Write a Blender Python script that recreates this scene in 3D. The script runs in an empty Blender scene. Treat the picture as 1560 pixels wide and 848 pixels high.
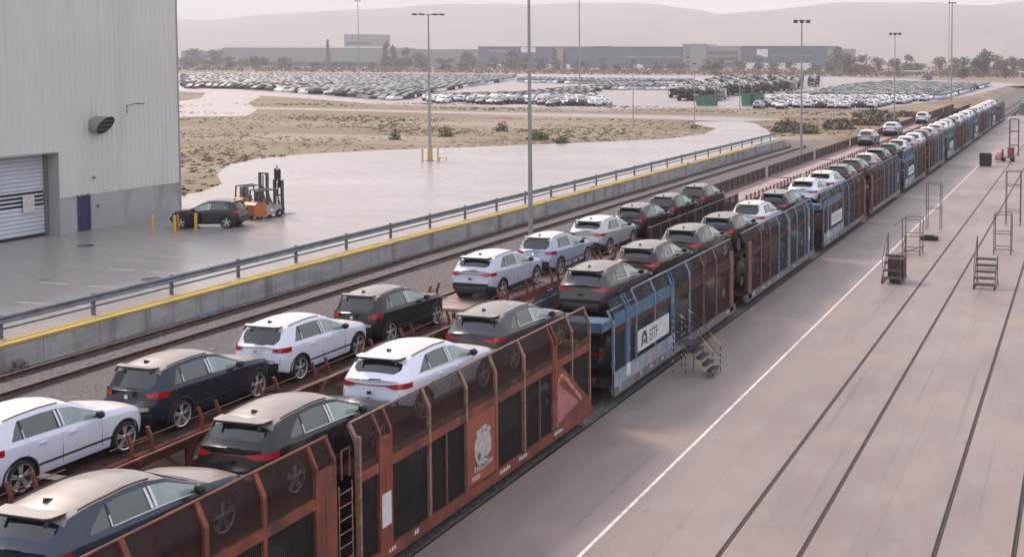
import bpy, bmesh, math, random
from mathutils import Vector, Matrix, noise as mnoise
random.seed(7)
SC = bpy.context.scene
COL = SC.collection
R = math.radians

# ---------------------------------------------------------------- camera, sky, sun, exposure
cam_d = bpy.data.cameras.new('camera')
cam = bpy.data.objects.new('camera', cam_d); COL.objects.link(cam)
_r = Vector((0.9675560038, 0.2526240440, 0.0040585440))
_u = Vector((-0.0166917364, 0.0478848622, 0.9987133853))
_w = Vector((-0.2521046715, 0.9663788769, -0.0505480200))
cam.matrix_world = Matrix(((_r.x, _u.x, -_w.x, 0), (_r.y, _u.y, -_w.y, 0), (_r.z, _u.z, -_w.z, 11.1), (0, 0, 0, 1)))
cam_d.sensor_width = 36; cam_d.lens = 1698.944 / 1560 * 36
cam_d.shift_x = -(1212.863 - 780) / 1560
cam_d.shift_y = -(424 - 174.189) / 1560
cam_d.clip_start = 0.5; cam_d.clip_end = 20000
SC.camera = cam

SUN_EL, SUN_AZ = 39.0, -62.0          # azimuth from +Y towards +X
world = bpy.data.worlds.new('World'); SC.world = world; world.use_nodes = True
wn = world.node_tree.nodes; wl = world.node_tree.links; wn.clear()
wo = wn.new('ShaderNodeOutputWorld'); bg = wn.new('ShaderNodeBackground'); sky = wn.new('ShaderNodeTexSky')
sky.sky_type = 'NISHITA'; sky.sun_disc = False
sky.sun_elevation = R(SUN_EL); sky.sun_rotation = R(SUN_AZ)
sky.air_density = 1.0; sky.dust_density = 6.0; sky.ozone_density = 1.0
# thin even veil of high cloud over the sky
tc = wn.new('ShaderNodeTexCoord'); mp = wn.new('ShaderNodeMapping'); mp.inputs['Scale'].default_value = (1.0, 1.0, 9.0)
nz = wn.new('ShaderNodeTexNoise'); nz.inputs['Scale'].default_value = 2.2; nz.inputs['Detail'].default_value = 5
cr = wn.new('ShaderNodeValToRGB')
cr.color_ramp.elements[0].position = .3; cr.color_ramp.elements[0].color = (6.1, 5.85, 5.6, 1)
cr.color_ramp.elements[1].position = .7; cr.color_ramp.elements[1].color = (7.6, 7.3, 6.9, 1)
cz = wn.new('ShaderNodeMixRGB'); cz.inputs[2].default_value = (6.1, 6.3, 7.3, 1)
sx = wn.new('ShaderNodeSeparateXYZ'); wl.new(tc.outputs['Generated'], sx.inputs[0])
ze = wn.new('ShaderNodeMapRange'); ze.interpolation_type = 'SMOOTHSTEP'; ze.inputs[1].default_value = .06; ze.inputs[2].default_value = .45
wl.new(sx.outputs['Z'], ze.inputs[0]); wl.new(ze.outputs[0], cz.inputs[0])
mx = wn.new('ShaderNodeMixRGB'); mx.inputs[0].default_value = .86
wl.new(tc.outputs['Generated'], mp.inputs['Vector']); wl.new(mp.outputs['Vector'], nz.inputs['Vector'])
wl.new(nz.outputs['Fac'], cr.inputs['Fac']); wl.new(sky.outputs['Color'], mx.inputs[1]); wl.new(cr.outputs['Color'], cz.inputs[1]); wl.new(cz.outputs['Color'], mx.inputs[2])
wl.new(mx.outputs['Color'], bg.inputs['Color']); bg.inputs['Strength'].default_value = .145
wl.new(bg.outputs[0], wo.inputs['Surface'])

sd = bpy.data.lights.new('sun', 'SUN'); sun = bpy.data.objects.new('sun', sd); COL.objects.link(sun)
sd.energy = 3.1; sd.angle = R(11); sd.color = (1.0, .80, .66)
el, az = R(SUN_EL), R(SUN_AZ)
sv = Vector((math.sin(az) * math.cos(el), math.cos(az) * math.cos(el), math.sin(el)))
sun.rotation_euler = sv.to_track_quat('Z', 'Y').to_euler()

SC.view_settings.view_transform = 'Standard'; SC.view_settings.look = 'None'
SC.view_settings.gamma = 1; SC.view_settings.use_curve_mapping = False
SC.view_settings.exposure = 0.42
SC.render.engine = 'CYCLES'
SC.cycles.use_denoising = True
SC.cycles.max_bounces = 6; SC.cycles.diffuse_bounces = 3; SC.cycles.glossy_bounces = 3
SC.cycles.transparent_max_bounces = 24; SC.cycles.volume_bounces = 1; SC.cycles.transmission_bounces = 3
SC.cycles.caustics_reflective = False; SC.cycles.caustics_refractive = False

# ---------------------------------------------------------------- materials
MATS = {}
def lin(c): return tuple(c) + ((1,) if len(c) == 3 else ())
def mat(name, col, rough=.6, metal=0., col2=None, scale=4., detail=4., bump=0., bscale=None, stretch=(1, 1, 1), coat=0., spec=.5, contrast=(.35, .65), rvar=0., obj=True):
    if name in MATS: return MATS[name]
    m = bpy.data.materials.new(name); m.use_nodes = True
    n = m.node_tree.nodes; l = m.node_tree.links; b = n['Principled BSDF']
    b.inputs['Base Color'].default_value = lin(col); b.inputs['Roughness'].default_value = rough
    b.inputs['Metallic'].default_value = metal; b.inputs['Coat Weight'].default_value = coat
    b.inputs['Coat Roughness'].default_value = .08
    b.inputs['Specular IOR Level'].default_value = spec
    if col2 is not None or bump or rvar:
        t = n.new('ShaderNodeTexCoord'); mpn = n.new('ShaderNodeMapping'); mpn.inputs['Scale'].default_value = stretch
        l.new(t.outputs['Object'], mpn.inputs['Vector'])
    if col2 is not None or rvar:
        z = n.new('ShaderNodeTexNoise'); z.inputs['Scale'].default_value = scale; z.inputs['Detail'].default_value = detail
        z.inputs['Roughness'].default_value = .62
        l.new(mpn.outputs['Vector'], z.inputs['Vector'])
        mr = n.new('ShaderNodeMapRange'); mr.inputs[1].default_value = contrast[0]; mr.inputs[2].default_value = contrast[1]
        l.new(z.outputs['Fac'], mr.inputs[0])
        if col2 is not None:
            k = n.new('ShaderNodeMixRGB'); k.inputs[1].default_value = lin(col); k.inputs[2].default_value = lin(col2)
            l.new(mr.outputs[0], k.inputs[0]); l.new(k.outputs[0], b.inputs['Base Color'])
        if rvar:
            r2 = n.new('ShaderNodeMapRange'); r2.inputs[3].default_value = rough - rvar; r2.inputs[4].default_value = rough + rvar
            l.new(mr.outputs[0], r2.inputs[0]); l.new(r2.outputs[0], b.inputs['Roughness'])
    if bump:
        z2 = n.new('ShaderNodeTexNoise'); z2.inputs['Scale'].default_value = bscale or scale * 4; z2.inputs['Detail'].default_value = 5
        l.new(mpn.outputs['Vector'], z2.inputs['Vector'])
        bp = n.new('ShaderNodeBump'); bp.inputs['Strength'].default_value = bump; bp.inputs['Distance'].default_value = .05
        l.new(z2.outputs['Fac'], bp.inputs['Height']); l.new(bp.outputs[0], b.inputs['Normal'])
    MATS[name] = m; return m

def add_mix_noise(m, col, scale, lo, hi, stretch=(1, 1, 1), detail=5, fac=1.):
    """lay another noise-driven colour over a material's base colour"""
    n = m.node_tree.nodes; l = m.node_tree.links; b = n['Principled BSDF']
    inp = b.inputs['Base Color']; src = inp.links[0].from_socket if inp.links else None
    t = n.new('ShaderNodeTexCoord'); mpn = n.new('ShaderNodeMapping'); mpn.inputs['Scale'].default_value = stretch
    l.new(t.outputs['Object'], mpn.inputs['Vector'])
    z = n.new('ShaderNodeTexNoise'); z.inputs['Scale'].default_value = scale; z.inputs['Detail'].default_value = detail
    l.new(mpn.outputs['Vector'], z.inputs['Vector'])
    mr = n.new('ShaderNodeMapRange'); mr.inputs[1].default_value = lo; mr.inputs[2].default_value = hi; mr.inputs[4].default_value = fac
    l.new(z.outputs['Fac'], mr.inputs[0])
    k = n.new('ShaderNodeMixRGB'); k.inputs[2].default_value = lin(col)
    if src: l.new(src, k.inputs[1])
    else: k.inputs[1].default_value = inp.default_value[:]
    l.new(mr.outputs[0], k.inputs[0]); l.new(k.outputs[0], inp)
    return m

def add_joints(m, w, h, col, size=.012, fac=.6):
    """thin sawn joints between cast slabs"""
    n = m.node_tree.nodes; l = m.node_tree.links; b = n['Principled BSDF']
    inp = b.inputs['Base Color']; src = inp.links[0].from_socket
    t = n.new('ShaderNodeTexCoord'); br = n.new('ShaderNodeTexBrick')
    br.offset = 0; br.squash = 1
    br.inputs['Color1'].default_value = (0, 0, 0, 1); br.inputs['Color2'].default_value = (0, 0, 0, 1); br.inputs['Mortar'].default_value = (fac, fac, fac, 1)
    br.inputs['Scale'].default_value = 1; br.inputs['Mortar Size'].default_value = size; br.inputs['Brick Width'].default_value = w; br.inputs['Row Height'].default_value = h
    br.inputs['Mortar Smooth'].default_value = .3
    l.new(t.outputs['Object'], br.inputs['Vector'])
    k = n.new('ShaderNodeMixRGB'); k.inputs[2].default_value = lin(col)
    l.new(src, k.inputs[1]); l.new(br.outputs['Color'], k.inputs[0]); l.new(k.outputs[0], inp)
    return m

def screen_mat(name, col, gap=.45, period=.055, rough=.6):
    """perforated / slatted steel sheet: part metal, part opening"""
    if name in MATS: return MATS[name]
    m = mat(name, col, rough, 0, col2=tuple(c * .55 for c in col), scale=1.3, contrast=(.3, .7), spec=.15)
    n = m.node_tree.nodes; l = m.node_tree.links; b = n['Principled BSDF']; out = n['Material Output']
    t = n.new('ShaderNodeTexCoord'); sp = n.new('ShaderNodeSeparateXYZ'); l.new(t.outputs['Object'], sp.inputs[0])
    def stripe(sock, per, duty):
        a = n.new('ShaderNodeMath'); a.operation = 'DIVIDE'; a.inputs[1].default_value = per; l.new(sock, a.inputs[0])
        f = n.new('ShaderNodeMath'); f.operation = 'FRACT'; l.new(a.outputs[0], f.inputs[0])
        g = n.new('ShaderNodeMath'); g.operation = 'LESS_THAN'; g.inputs[1].default_value = duty; l.new(f.outputs[0], g.inputs[0]); return g
    s1 = stripe(sp.outputs['Y'], period, gap); s2 = stripe(sp.outputs['Z'], period * 2.2, .88)
    mu = n.new('ShaderNodeMath'); mu.operation = 'MULTIPLY'; l.new(s1.outputs[0], mu.inputs[0]); l.new(s2.outputs[0], mu.inputs[1])
    tr = n.new('ShaderNodeBsdfTransparent'); mxs = n.new('ShaderNodeMixShader')
    l.new(mu.outputs[0], mxs.inputs[0]); l.new(b.outputs[0], mxs.inputs[1]); l.new(tr.outputs[0], mxs.inputs[2]); l.new(mxs.outputs[0], out.inputs['Surface'])
    return m

# ---------------------------------------------------------------- mesh helpers
class MB:
    def __init__(s): s.v = []; s.f = []; s.m = []; s.sm = []
    def add(s, vs, fs, mi=0, smooth=False):
        o = len(s.v); s.v += [tuple(v) for v in vs]
        for f in fs: s.f.append(tuple(i + o for i in f)); s.m.append(mi); s.sm.append(smooth)
        return s
    def box(s, x0, x1, y0, y1, z0, z1, mi=0):
        vs = [(x, y, z) for z in (z0, z1) for y in (y0, y1) for x in (x0, x1)]
        return s.add(vs, [(0, 2, 3, 1), (4, 5, 7, 6), (0, 1, 5, 4), (2, 6, 7, 3), (0, 4, 6, 2), (1, 3, 7, 5)], mi)
    def prism(s, pts, a, b, axis='x', mi=0):
        """pts in the plane of the two other axes, extruded along axis"""
        def mk(p, t):
            return {'x': (t, p[0], p[1]), 'y': (p[0], t, p[1]), 'z': (p[0], p[1], t)}[axis]
        n = len(pts); vs = [mk(p, a) for p in pts] + [mk(p, b) for p in pts]
        fs = [tuple(range(n))[::-1], tuple(range(n, 2 * n))] + [(i, (i + 1) % n, n + (i + 1) % n, n + i) for i in range(n)]
        return s.add(vs, fs, mi)
    def tube(s, pts, r, n=8, mi=0, r2=None, caps=True):
        pts = [Vector(p) for p in pts]; k = len(pts); rings = []
        for i, p in enumerate(pts):
            d = (pts[min(i + 1, k - 1)] - pts[max(i - 1, 0)]).normalized()
            a = Vector((0, 0, 1)) if abs(d.z) < .9 else Vector((1, 0, 0))
            u = d.cross(a).normalized(); w = d.cross(u)
            rr = r if r2 is None else r + (r2 - r) * i / (k - 1)
            rings.append([p + (u * math.cos(t) + w * math.sin(t)) * rr for t in [2 * math.pi * j / n for j in range(n)]])
        vs = [v for rg in rings for v in rg]
        fs = [(i * n + j, i * n + (j + 1) % n, (i + 1) * n + (j + 1) % n, (i + 1) * n + j) for i in range(k - 1) for j in range(n)]
        s.add(vs, fs, mi, True)
        if caps: s.add(rings[0], [tuple(range(n))], mi); s.add(rings[-1], [tuple(range(n))[::-1]], mi)
        return s
    def lathe(s, prof, c, axis='x', n=24, mi=0, smooth=True):
        """prof: (offset along axis, radius)"""
        vs = []
        for (t, r) in prof:
            for j in range(n):
                a = 2 * math.pi * j / n; p, q = r * math.cos(a), r * math.sin(a)
                v = {'x': (t, p, q), 'y': (p, t, q), 'z': (p, q, t)}[axis]
                vs.append((c[0] + v[0], c[1] + v[1], c[2] + v[2]))
        fs = [(i * n + j, i * n + (j + 1) % n, (i + 1) * n + (j + 1) % n, (i + 1) * n + j) for i in range(len(prof) - 1) for j in range(n)]
        return s.add(vs, fs, mi, smooth)
    def mesh(s, name, mats):
        me = bpy.data.meshes.new(name); me.from_pydata(s.v, [], s.f)
        for m in (mats if isinstance(mats, (list, tuple)) else [mats]): me.materials.append(m)
        me.polygons.foreach_set('material_index', s.m); me.polygons.foreach_set('use_smooth', s.sm); me.update()
        return me
    def obj(s, name, mats, parent=None, loc=None): return ob(name, s.mesh(name, mats), parent, loc)

def ob(name, me, parent=None, loc=None):
    o = bpy.data.objects.new(name, me); COL.objects.link(o)
    if parent is not None: o.parent = parent
    if loc is not None: o.location = loc
    return o
def tag(o, label=None, cat=None, group=None, kind=None):
    if label: o['label'] = label
    if cat: o['category'] = cat
    if group: o['group'] = group
    if kind: o['kind'] = kind
    return o
def thing(name, label, cat, loc=(0, 0, 0), rz=0, group=None):
    o = bpy.data.objects.new(name, None); COL.objects.link(o); o.location = loc; o.rotation_euler = (0, 0, rz)
    o.empty_display_size = .2
    return tag(o, label, cat, group)
KIDS = {}
def kids(o): return [c for c in o.children]
def copy_tree(o, parent=None):
    c = o.copy(); COL.objects.link(c)
    if parent is not None: c.parent = parent
    for ch in TREE.get(o.name, ()): 
        copy_tree(ch, c)
    return c
TREE = {}
def remember(o):
    """cache children lists (obj.children is slow in big scenes)"""
    TREE[o.name] = list(o.children)
    for ch in TREE[o.name]: remember(ch)
def structure(o): o['kind'] = 'structure'; return o

# ---------------------------------------------------------------- ground
G = .9      # level of the raised yard on the left
M_dock = mat('dock_concrete', (.25, .198, .178), .5, 0, col2=(.185, .148, .137), scale=.22, detail=7, bump=.08, bscale=9, stretch=(1, .45, 1), rvar=.07, spec=.5)
add_mix_noise(M_dock, (.25, .225, .215), 1.3, .5, .78, (1, .35, 1), fac=.6)
add_mix_noise(M_dock, (.12, .105, .105), .6, .60, .76, (1.0, .22, 1), fac=.5)
add_mix_noise(M_dock, (.24, .185, .16), .11, .5, .7, (1, .6, 1), fac=.5)
add_mix_noise(M_dock, (.10, .085, .08), 2.6, .66, .74, (1, .5, 1), fac=.55)
add_mix_noise(M_dock, (.11, .095, .09), .9, .62, .70, (3.2, .05, 1), fac=.45)
add_mix_noise(M_dock, (.27, .205, .165), .35, .54, .66, (1, .8, 1), fac=.6)
add_mix_noise(M_dock, (.29, .26, .245), 7, .62, .75, (1, 1, 1), fac=.4)
add_joints(M_dock, 4.6, 5.0, (.10, .085, .08), .016, .4)
M_yard = mat('yard_concrete', (.30, .265, .255), .30, 0, col2=(.245, .218, .21), scale=.12, detail=7, bump=.05, bscale=6, stretch=(.5, 1, 1), rvar=.07)
add_mix_noise(M_yard, (.32, .30, .29), .9, .5, .75, (.35, 1, 1), fac=.6)
add_mix_noise(M_yard, (.155, .142, .14), .45, .62, .78, (.3, 1, 1), fac=.5)
add_mix_noise(M_yard, (.13, .12, .12), 1.6, .63, .74, (.25, 1, 1), fac=.55)
add_mix_noise(M_yard, (.40, .38, .37), 2.4, .60, .72, (.2, 1, 1), fac=.6)
add_joints(M_yard, 6, 6, (.14, .13, .125), .018, .6)
M_ballast = mat('ballast', (.155, .14, .138), .95, 0, col2=(.06, .055, .055), scale=9, detail=6, bump=1., bscale=14, contrast=(.4, .6))
add_mix_noise(M_ballast, (.115, .095, .085), .5, .45, .7, (1, .2, 1), fac=.7)
M_field = mat('dry_field', (.215, .155, .10), .95, 0, col2=(.13, .092, .058), scale=.05, detail=9, bump=.6, bscale=1.2, stretch=(.55, 1.6, 1))
add_mix_noise(M_field, (.28, .235, .205), .045, .50, .62, (.35, 1.5, 1), 9, fac=.75)
add_mix_noise(M_field, (.185, .155, .085), .03, .50, .60, (.3, 2.2, 1), 9, fac=.85)
add_mix_noise(M_field, (.12, .10, .075), .5, .60, .70, (1, 1, 1), 8, fac=.8)
M_far = mat('far_fields', (.22, .17, .14), .95, 0, col2=(.15, .125, .10), scale=.012, detail=6, stretch=(.25, 2, 1))
M_road = mat('asphalt_road', (.30, .265, .26), .55, 0, col2=(.24, .21, .21), scale=.2, detail=6, bump=.1)
M_white = mat('white_paint_line', (.68, .64, .61), .6, 0, col2=(.36, .31, .29), scale=3.5, detail=9, contrast=(.45, .72))
M_dark = mat('rubber_gap', (.012, .009, .009), .8)
M_rail = mat('rail_steel', (.10, .055, .04), .45, .6, col2=(.05, .028, .022), scale=3)

def sheet(name, pts, z, m, thick=None):
    b = MB()
    if thick: b.prism(pts, z - thick, z, 'z')
    else: b.add([(x, y, z) for x, y in pts], [tuple(range(len(pts)))])
    return structure(b.obj(name, m))
# lowest ground, one sheet to the horizon
sheet('ground', [(-9000, -60), (6000, -60), (6000, 9000), (-9000, 9000)], -.6, M_far)
# ballast bed for the tracks
b = MB()
nx, ny = 44, 200
for j in range(ny + 1):
    for i in range(nx + 1):
        x = -36.7 + i * (22.2 / nx); y = -20 + j * 2.4
        b.v.append((x, y, -.06 + .05 * mnoise.noise((x * .5, y * .25, 1.3))))
for j in range(ny):
    for i in range(nx):
        a = j * (nx + 1) + i; b.f.append((a, a + 1, a + nx + 2, a + nx + 1)); b.m.append(0); b.sm.append(True)
structure(b.obj('ballast_bed', M_ballast))
# dock pavement
DOCK_X0 = -14.35
sheet('dock_pavement', [(DOCK_X0, -20), (60, -20), (60, 219), (DOCK_X0, 219)], 0, M_dock, .55)
# raised terrain on the left, with a slope down at its end beyond the wall
structure(MB().prism([(-2600, -40), (-37.3, -40), (-37.3, 134.5), (-33, 138), (-29, 150), (-29, 420), (-20, 445), (400, 445), (3000, 800), (3000, 3000), (-2600, 3000)], -.55, G - .012, 'z').obj('dry_ground', M_field))
# sloping bank where the wall ends
bk = [(-37.2, 134.6), (-33, 138), (-29, 150), (-29, 200), (-29, 300), (-29, 420)]; off = [(-37.0, 133.2), (-30.5, 135), (-25.2, 148), (-24.8, 200), (-24.8, 300), (-24.8, 420)]
b = MB(); vs = []
for (p, q) in zip(bk, off):
    for k in range(6):
        f = k / 5; vs.append((p[0] + (q[0] - p[0]) * f, p[1] + (q[1] - p[1]) * f, G - .01 - (G + .12) * (f * f * (3 - 2 * f)) + (.08 * mnoise.noise((p[0] + f * 3, p[1] * .3, 2)) if 0 < k < 5 else 0)))
b.add(vs, [(6 * i + k, 6 * i + k + 1, 6 * i + k + 7, 6 * i + k + 6) for i in range(5) for k in range(5)], 0, True)
structure(b.obj('embankment', M_field))
# pavement sheets on the raised ground
yard = [(-56.15, 20), (-37.3, 20), (-37.3, 134.5), (-39, 138), (-43.9, 152), (-50, 166), (-54.4, 171), (-60, 166), (-57.4, 159.8), (-51.5, 152), (-49.4, 141), (-50.6, 131.5), (-57.3, 122.5), (-67.9, 111.5), (-74, 105.5), (-78.6, 99), (-79.6, 93.5), (-77.5, 87), (-72, 79.5), (-66.5, 74), (-64, 69), (-63.7, 64), (-63.7, 20)]
structure(MB().prism([p for p in yard], G - .3, G, 'z').obj('yard_pavement', M_yard))
# far roads and parking areas
sheet('access_road', [(-54, 168), (-48, 178), (-60, 182), (-95, 182), (-175, 187), (-175, 183), (-95, 176.5), (-60, 171)], G + .002, M_road)
sheet('access_road', [(-150, 150), (-170, 178), (-190, 196), (-205, 222), (-240, 262), (-233, 270), (-200, 236), (-176, 204), (-150, 176), (-137, 158)], G + .005, M_road)
sheet('parking_pavement', [(-520, 500), (-262, 268), (-186, 232), (-146, 206), (-92, 200), (-78, 212), (-62, 214), (-40, 220), (-31, 300), (-28, 470), (-130, 590), (-240, 620), (-420, 610)], G + .003, M_road)
sheet('cross_road', [(-60, 424), (90, 447), (90, 462), (-60, 436)], G + .006, M_yard)
sheet('dirt_strip', [(-900, 640), (200, 560), (220, 720), (-900, 860)], G + .004, mat('ploughed_strip', (.17, .115, .095), .95, 0, col2=(.20, .15, .125), scale=.02, detail=5, stretch=(.3, 3, 1)))

# white line and embedded rails on the dock
b = MB(); y = 10.
b.box(-10.83, -10.735, 12, 131, .0, .004); structure(b.obj('painted_line', M_white))
for i, x in enumerate((-7.82, -6.07, -3.17, -1.44)):
    b = MB(); b.box(x - .035, x + .026, 0, 218, 0, .004, 0); b.box(x + .028, x + .062, 0, 218, 0, .008, 1); b.box(x + .064, x + .082, 0, 218, 0, .003, 0)
    structure(b.obj('embedded_rail', [M_dark, M_rail]))
for k in range(3):   # worn rows of marks on the yard concrete
    for j in range(4):
        x = -45.2 + k * 2.6 + random.uniform(-.2, .2); y = 36 + j * 3.4
        structure(MB().box(x, x + 1.5, y, y + .13, G, G + .004).obj('worn_marking', mat('worn_marking_paint', (.55, .53, .52), .7, 0, col2=(.33, .31, .3), scale=1.4)))
for (x, y) in ((-41.2, 41.4), (-51.8, 47.8)):
    b = MB(); b.lathe([(0, .001), (0, .42), (.006, .42)], (x, y, G + .002), 'z', 20); structure(b.obj('manhole_cover', mat('cast_iron', (.07, .065, .07), .6, .4)))

# ---------------------------------------------------------------- left track, retaining wall, guard rail
def rail(x, y0, y1, z):
    b = MB()
    b.prism([(x - .036, z + .02), (x + .036, z + .02), (x + .036, z + .15), (x - .036, z + .15)], y0, y1, 'y')
    b.prism([(x - .075, z - .02), (x + .075, z - .02), (x + .03, z + .03), (x - .03, z + .03)], y0, y1, 'y')
    return structure(b.obj('rail', M_rail))
for x in (-35.7, -33.92, -22.9, -21.2, -16.9, -15.2): rail(x, 0, 300, 0)
M_slp = mat('sleeper_concrete', (.16, .145, .14), .9, 0, col2=(.10, .09, .085), scale=3)
b = MB()
for k in range(260): b.box(-36.05, -33.5, 20 + k * .62, 20.24 + k * .62, -.12, -.075)
structure(b.obj('sleepers', M_slp))
M_wall = mat('retaining_wall_concrete', (.44, .43, .42), .85, 0, col2=(.30, .295, .29), scale=.9, detail=8, bump=.2, stretch=(1, .5, 2))
add_mix_noise(M_wall, (.12, .11, .10), .8, .52, .70, (1, 1.3, .22), fac=.8)
add_mix_noise(M_wall, (.17, .16, .13), .35, .6, .72, (1, 1, .6), fac=.6)
M_yel = mat('yellow_kerb_paint', (.55, .38, .06), .7, 0, col2=(.33, .25, .09), scale=1.1, detail=7, contrast=(.42, .75))
wall = thing('retaining_wall', 'long low stained concrete retaining wall with a yellow painted top edge', 'wall', (-36.9, 20, 0))
y = 0.
while y < 115:
    MB().box(-.4, .2, y + .01, y + 2.39, -.3, .84).obj('wall_panel', M_wall, wall)
    y += 2.4
MB().box(-.42, .24, 0, 103, .842, .93).obj('painted_coping', M_yel, wall)
M_galv = mat('galvanised_blue_grey', (.20, .23, .27), .45, .5, col2=(.13, .15, .18), scale=2)
gr = thing('guard_rail', 'long blue grey double-beam guard rail along the yard edge', 'guard rail', (-37.75, 19.6, G))
def wbeam(z, parentname, parent):
    prof = [(.0, z - .15), (.05, z - .1), (.0, z - .03), (.0, z + .03), (.05, z + .1), (.0, z + .15), (-.02, z + .15), (.03, z + .1), (-.02, z + .03), (-.02, z - .03), (.03, z - .1), (-.02, z - .15)]
    return MB().prism([(p[0] + .08, p[1]) for p in prof], 0, 115, 'y').obj(parentname, M_galv, parent)
wbeam(.66, 'beam', gr); MB().box(.05, .11, 0, 115, .30, .38).obj('lower_beam', M_galv, gr)
k = 0
while k * 3.88 < 115:
    MB().box(-.07, .05, k * 3.88 - .05, k * 3.88 + .05, 0, .85).obj('post', M_galv, gr); k += 1

# ---------------------------------------------------------------- warehouse
M_clad = mat('pale_grey_cladding', (.60, .595, .575), .5, 0, col2=(.55, .545, .53), scale=.3, stretch=(1, 1, .3))
M_plinth = mat('plinth_render', (.36, .37, .375), .8, 0, col2=(.31, .325, .33), scale=.6)
add_mix_noise(M_clad, (.30, .30, .29), .5, .56, .75, (1, 2.2, .12), 7, fac=.45)
add_mix_noise(M_plinth, (.16, .16, .16), .7, .56, .72, (1, 1, .3), 7, fac=.6)
M_shut = mat('shutter_blue_grey', (.54, .59, .63), .45, 0, col2=(.48, .53, .57), scale=.5)
M_navy = mat('navy_door_paint', (.012, .022, .085), .45)
M_trim = mat('door_trim_grey', (.16, .165, .17), .5)
wh = thing('warehouse', 'tall warehouse clad in pale grey corrugated sheet with a roller door', 'warehouse', (-56.2, 0, G))
TOP = 14.7; Y1 = 58.93; DY0, DY1, DZ = 38.0, 50.24, 4.70
def corr(y0, y1, z0, z1):
    b = MB(); per = .34; y = y0; pts = []
    while y < y1 - 1e-6:
        for (dy, dx) in ((0, 0), (.20, 0), (.235, .035), (.305, .035)):
            if y + dy < y1: pts.append((dx, y + dy))
        y += per
    pts.append((0, y1)); n = len(pts)
    b.add([(p[0], p[1], z0) for p in pts] + [(p[0], p[1], z1) for p in pts], [(i, i + 1, n + i + 1, n + i) for i in range(n - 1)])
    return b
corr(DY1, Y1, 2.07, TOP).obj('cladding', M_clad, wh); corr(10, DY1, DZ, TOP).obj('cladding', M_clad, wh)
b = MB(); b.box(-20, -.06, -10, Y1 - .02, DZ + .1, TOP - .05); b.box(-20, -.06, DY1 + .02, Y1 - .02, 0, DZ + .2); b.box(-20, -1.4, -10, DY1 + .1, 0, DZ + .2)
b.obj('wall', M_clad, wh)
b = MB()
b.box(-.055, .02, DY1, 51.35, 0, 2.05); b.box(-.055, .02, 52.27, Y1 + .01, 0, 2.05); b.obj('plinth', M_plinth, wh)
b = MB(); b.box(-.06, .05, Y1 - .03, Y1 + .05, 0, TOP); b.box(-1.4, .05, DY1 - .02, DY1 + .0, 0, DZ + .02); b.box(-1.4, .05, 20, DY1, DZ - .03, DZ + .05); b.obj('corner_trim', M_plinth, wh)
dr = MB().box(-.05, -.01, 51.37, 52.25, .02, 2.06).obj('door', M_navy, wh)
b = MB(); b.box(-.04, .03, 51.33, 51.39, 0, 2.12); b.box(-.04, .03, 52.23, 52.31, 0, 2.12); b.box(-.04, .03, 51.33, 52.31, 2.06, 2.14); b.obj('door_frame', M_trim, dr)
MB().box(-.01, .04, 51.48, 51.53, .95, 1.1).obj('handle', M_galv, dr)
# roller shutter with four open slots
sh = None
b = MB(); z = 0.12; n = 0
while z < DZ - .05:
    h = .23; slot = 1.62 < z + .1 < 2.55
    if slot:
        b.box(-.87, -.84, 10, DY1 - .25, z + .13, z + .23)
    else:
        b.prism([(-.87, z), (-.84, z + .01), (-.80, z + .06), (-.80, z + .17), (-.84, z + .225), (-.87, z + .225)], 10, DY1 - .25, 'y')
    z += h
sh = b.obj('roller_door', M_shut, wh)
MB().box(-.90, -.88, 10, DY1 - .2, 0, DZ).obj('backing', mat('dark_interior', (.012, .012, .015), .9), sh)
MB().box(-.86, -.74, 10, DY1 - .25, 0, .11).obj('bottom_seal', M_dark, sh)
MB().box(-.88, -.72, DY1 - .25, DY1 - .03, 0, DZ).obj('guide_rail', M_trim, sh)
MB().box(-.72, -.70, 48.62, 49.32, 1.42, 2.42).obj('notice', mat('notice_paper', (.62, .58, .56), .7, 0, col2=(.5, .46, .45), scale=5), sh)
# vent hood
b = MB(); ring = []
n = 24
c0 = Vector((0, 52.75, 6.35))
for k_, (t, cut) in enumerate(((0, 0), (1, 1))):
    for j in range(n):
        a = 2 * math.pi * j / n; p, q = .52 * math.cos(a), .52 * math.sin(a)
        x = .02 if not cut else .35 + (.52 + q) * .75
        ring.append((x, 52.75 + p, 6.1 + q))
b.add(ring, [(j, (j + 1) % n, n + (j + 1) % n, n + j) for j in range(n)], 0, True)
vh = b.obj('vent_hood', mat('vent_galvanised', (.33, .34, .36), .4, .6), wh)
b = MB(); b.add([(v[0] - .06, v[1], v[2]) for v in ring[n:]], [tuple(range(n))]); b.obj('grille', mat('vent_dark', (.02, .02, .018), .8), vh)
b = MB()
for zz in (-.25, 0, .25): 
    w_ = math.sqrt(.5 ** 2 - zz ** 2); b.box(.30 + (.52 + zz) * .75, .33 + (.52 + zz) * .75, 52.75 - w_, 52.75 + w_, 6.09 + zz, 6.12 + zz)
b.obj('louvre', M_galv, vh)
b = MB(); b.tube([(.05, 54.95, 6.7), (.05, 54.95, 7.15), (.5, 55.0, 7.25), (.75, 55.05, 7.28)], .03, 6); b.box(.7, 1.15, 54.95, 55.15, 7.24, 7.32); b.obj('wall_lamp', M_trim, wh)
for (yy, zz) in ((52.5, 3.05), (52.75, 1.35)): MB().box(.03, .12, yy - .07, yy + .07, zz - .07, zz + .07).obj('switch_box', M_trim, wh)
MB().box(-20.1, .12, -10, Y1 + .06, TOP - .02, TOP + .25).obj('parapet', M_plinth, wh)

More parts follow.
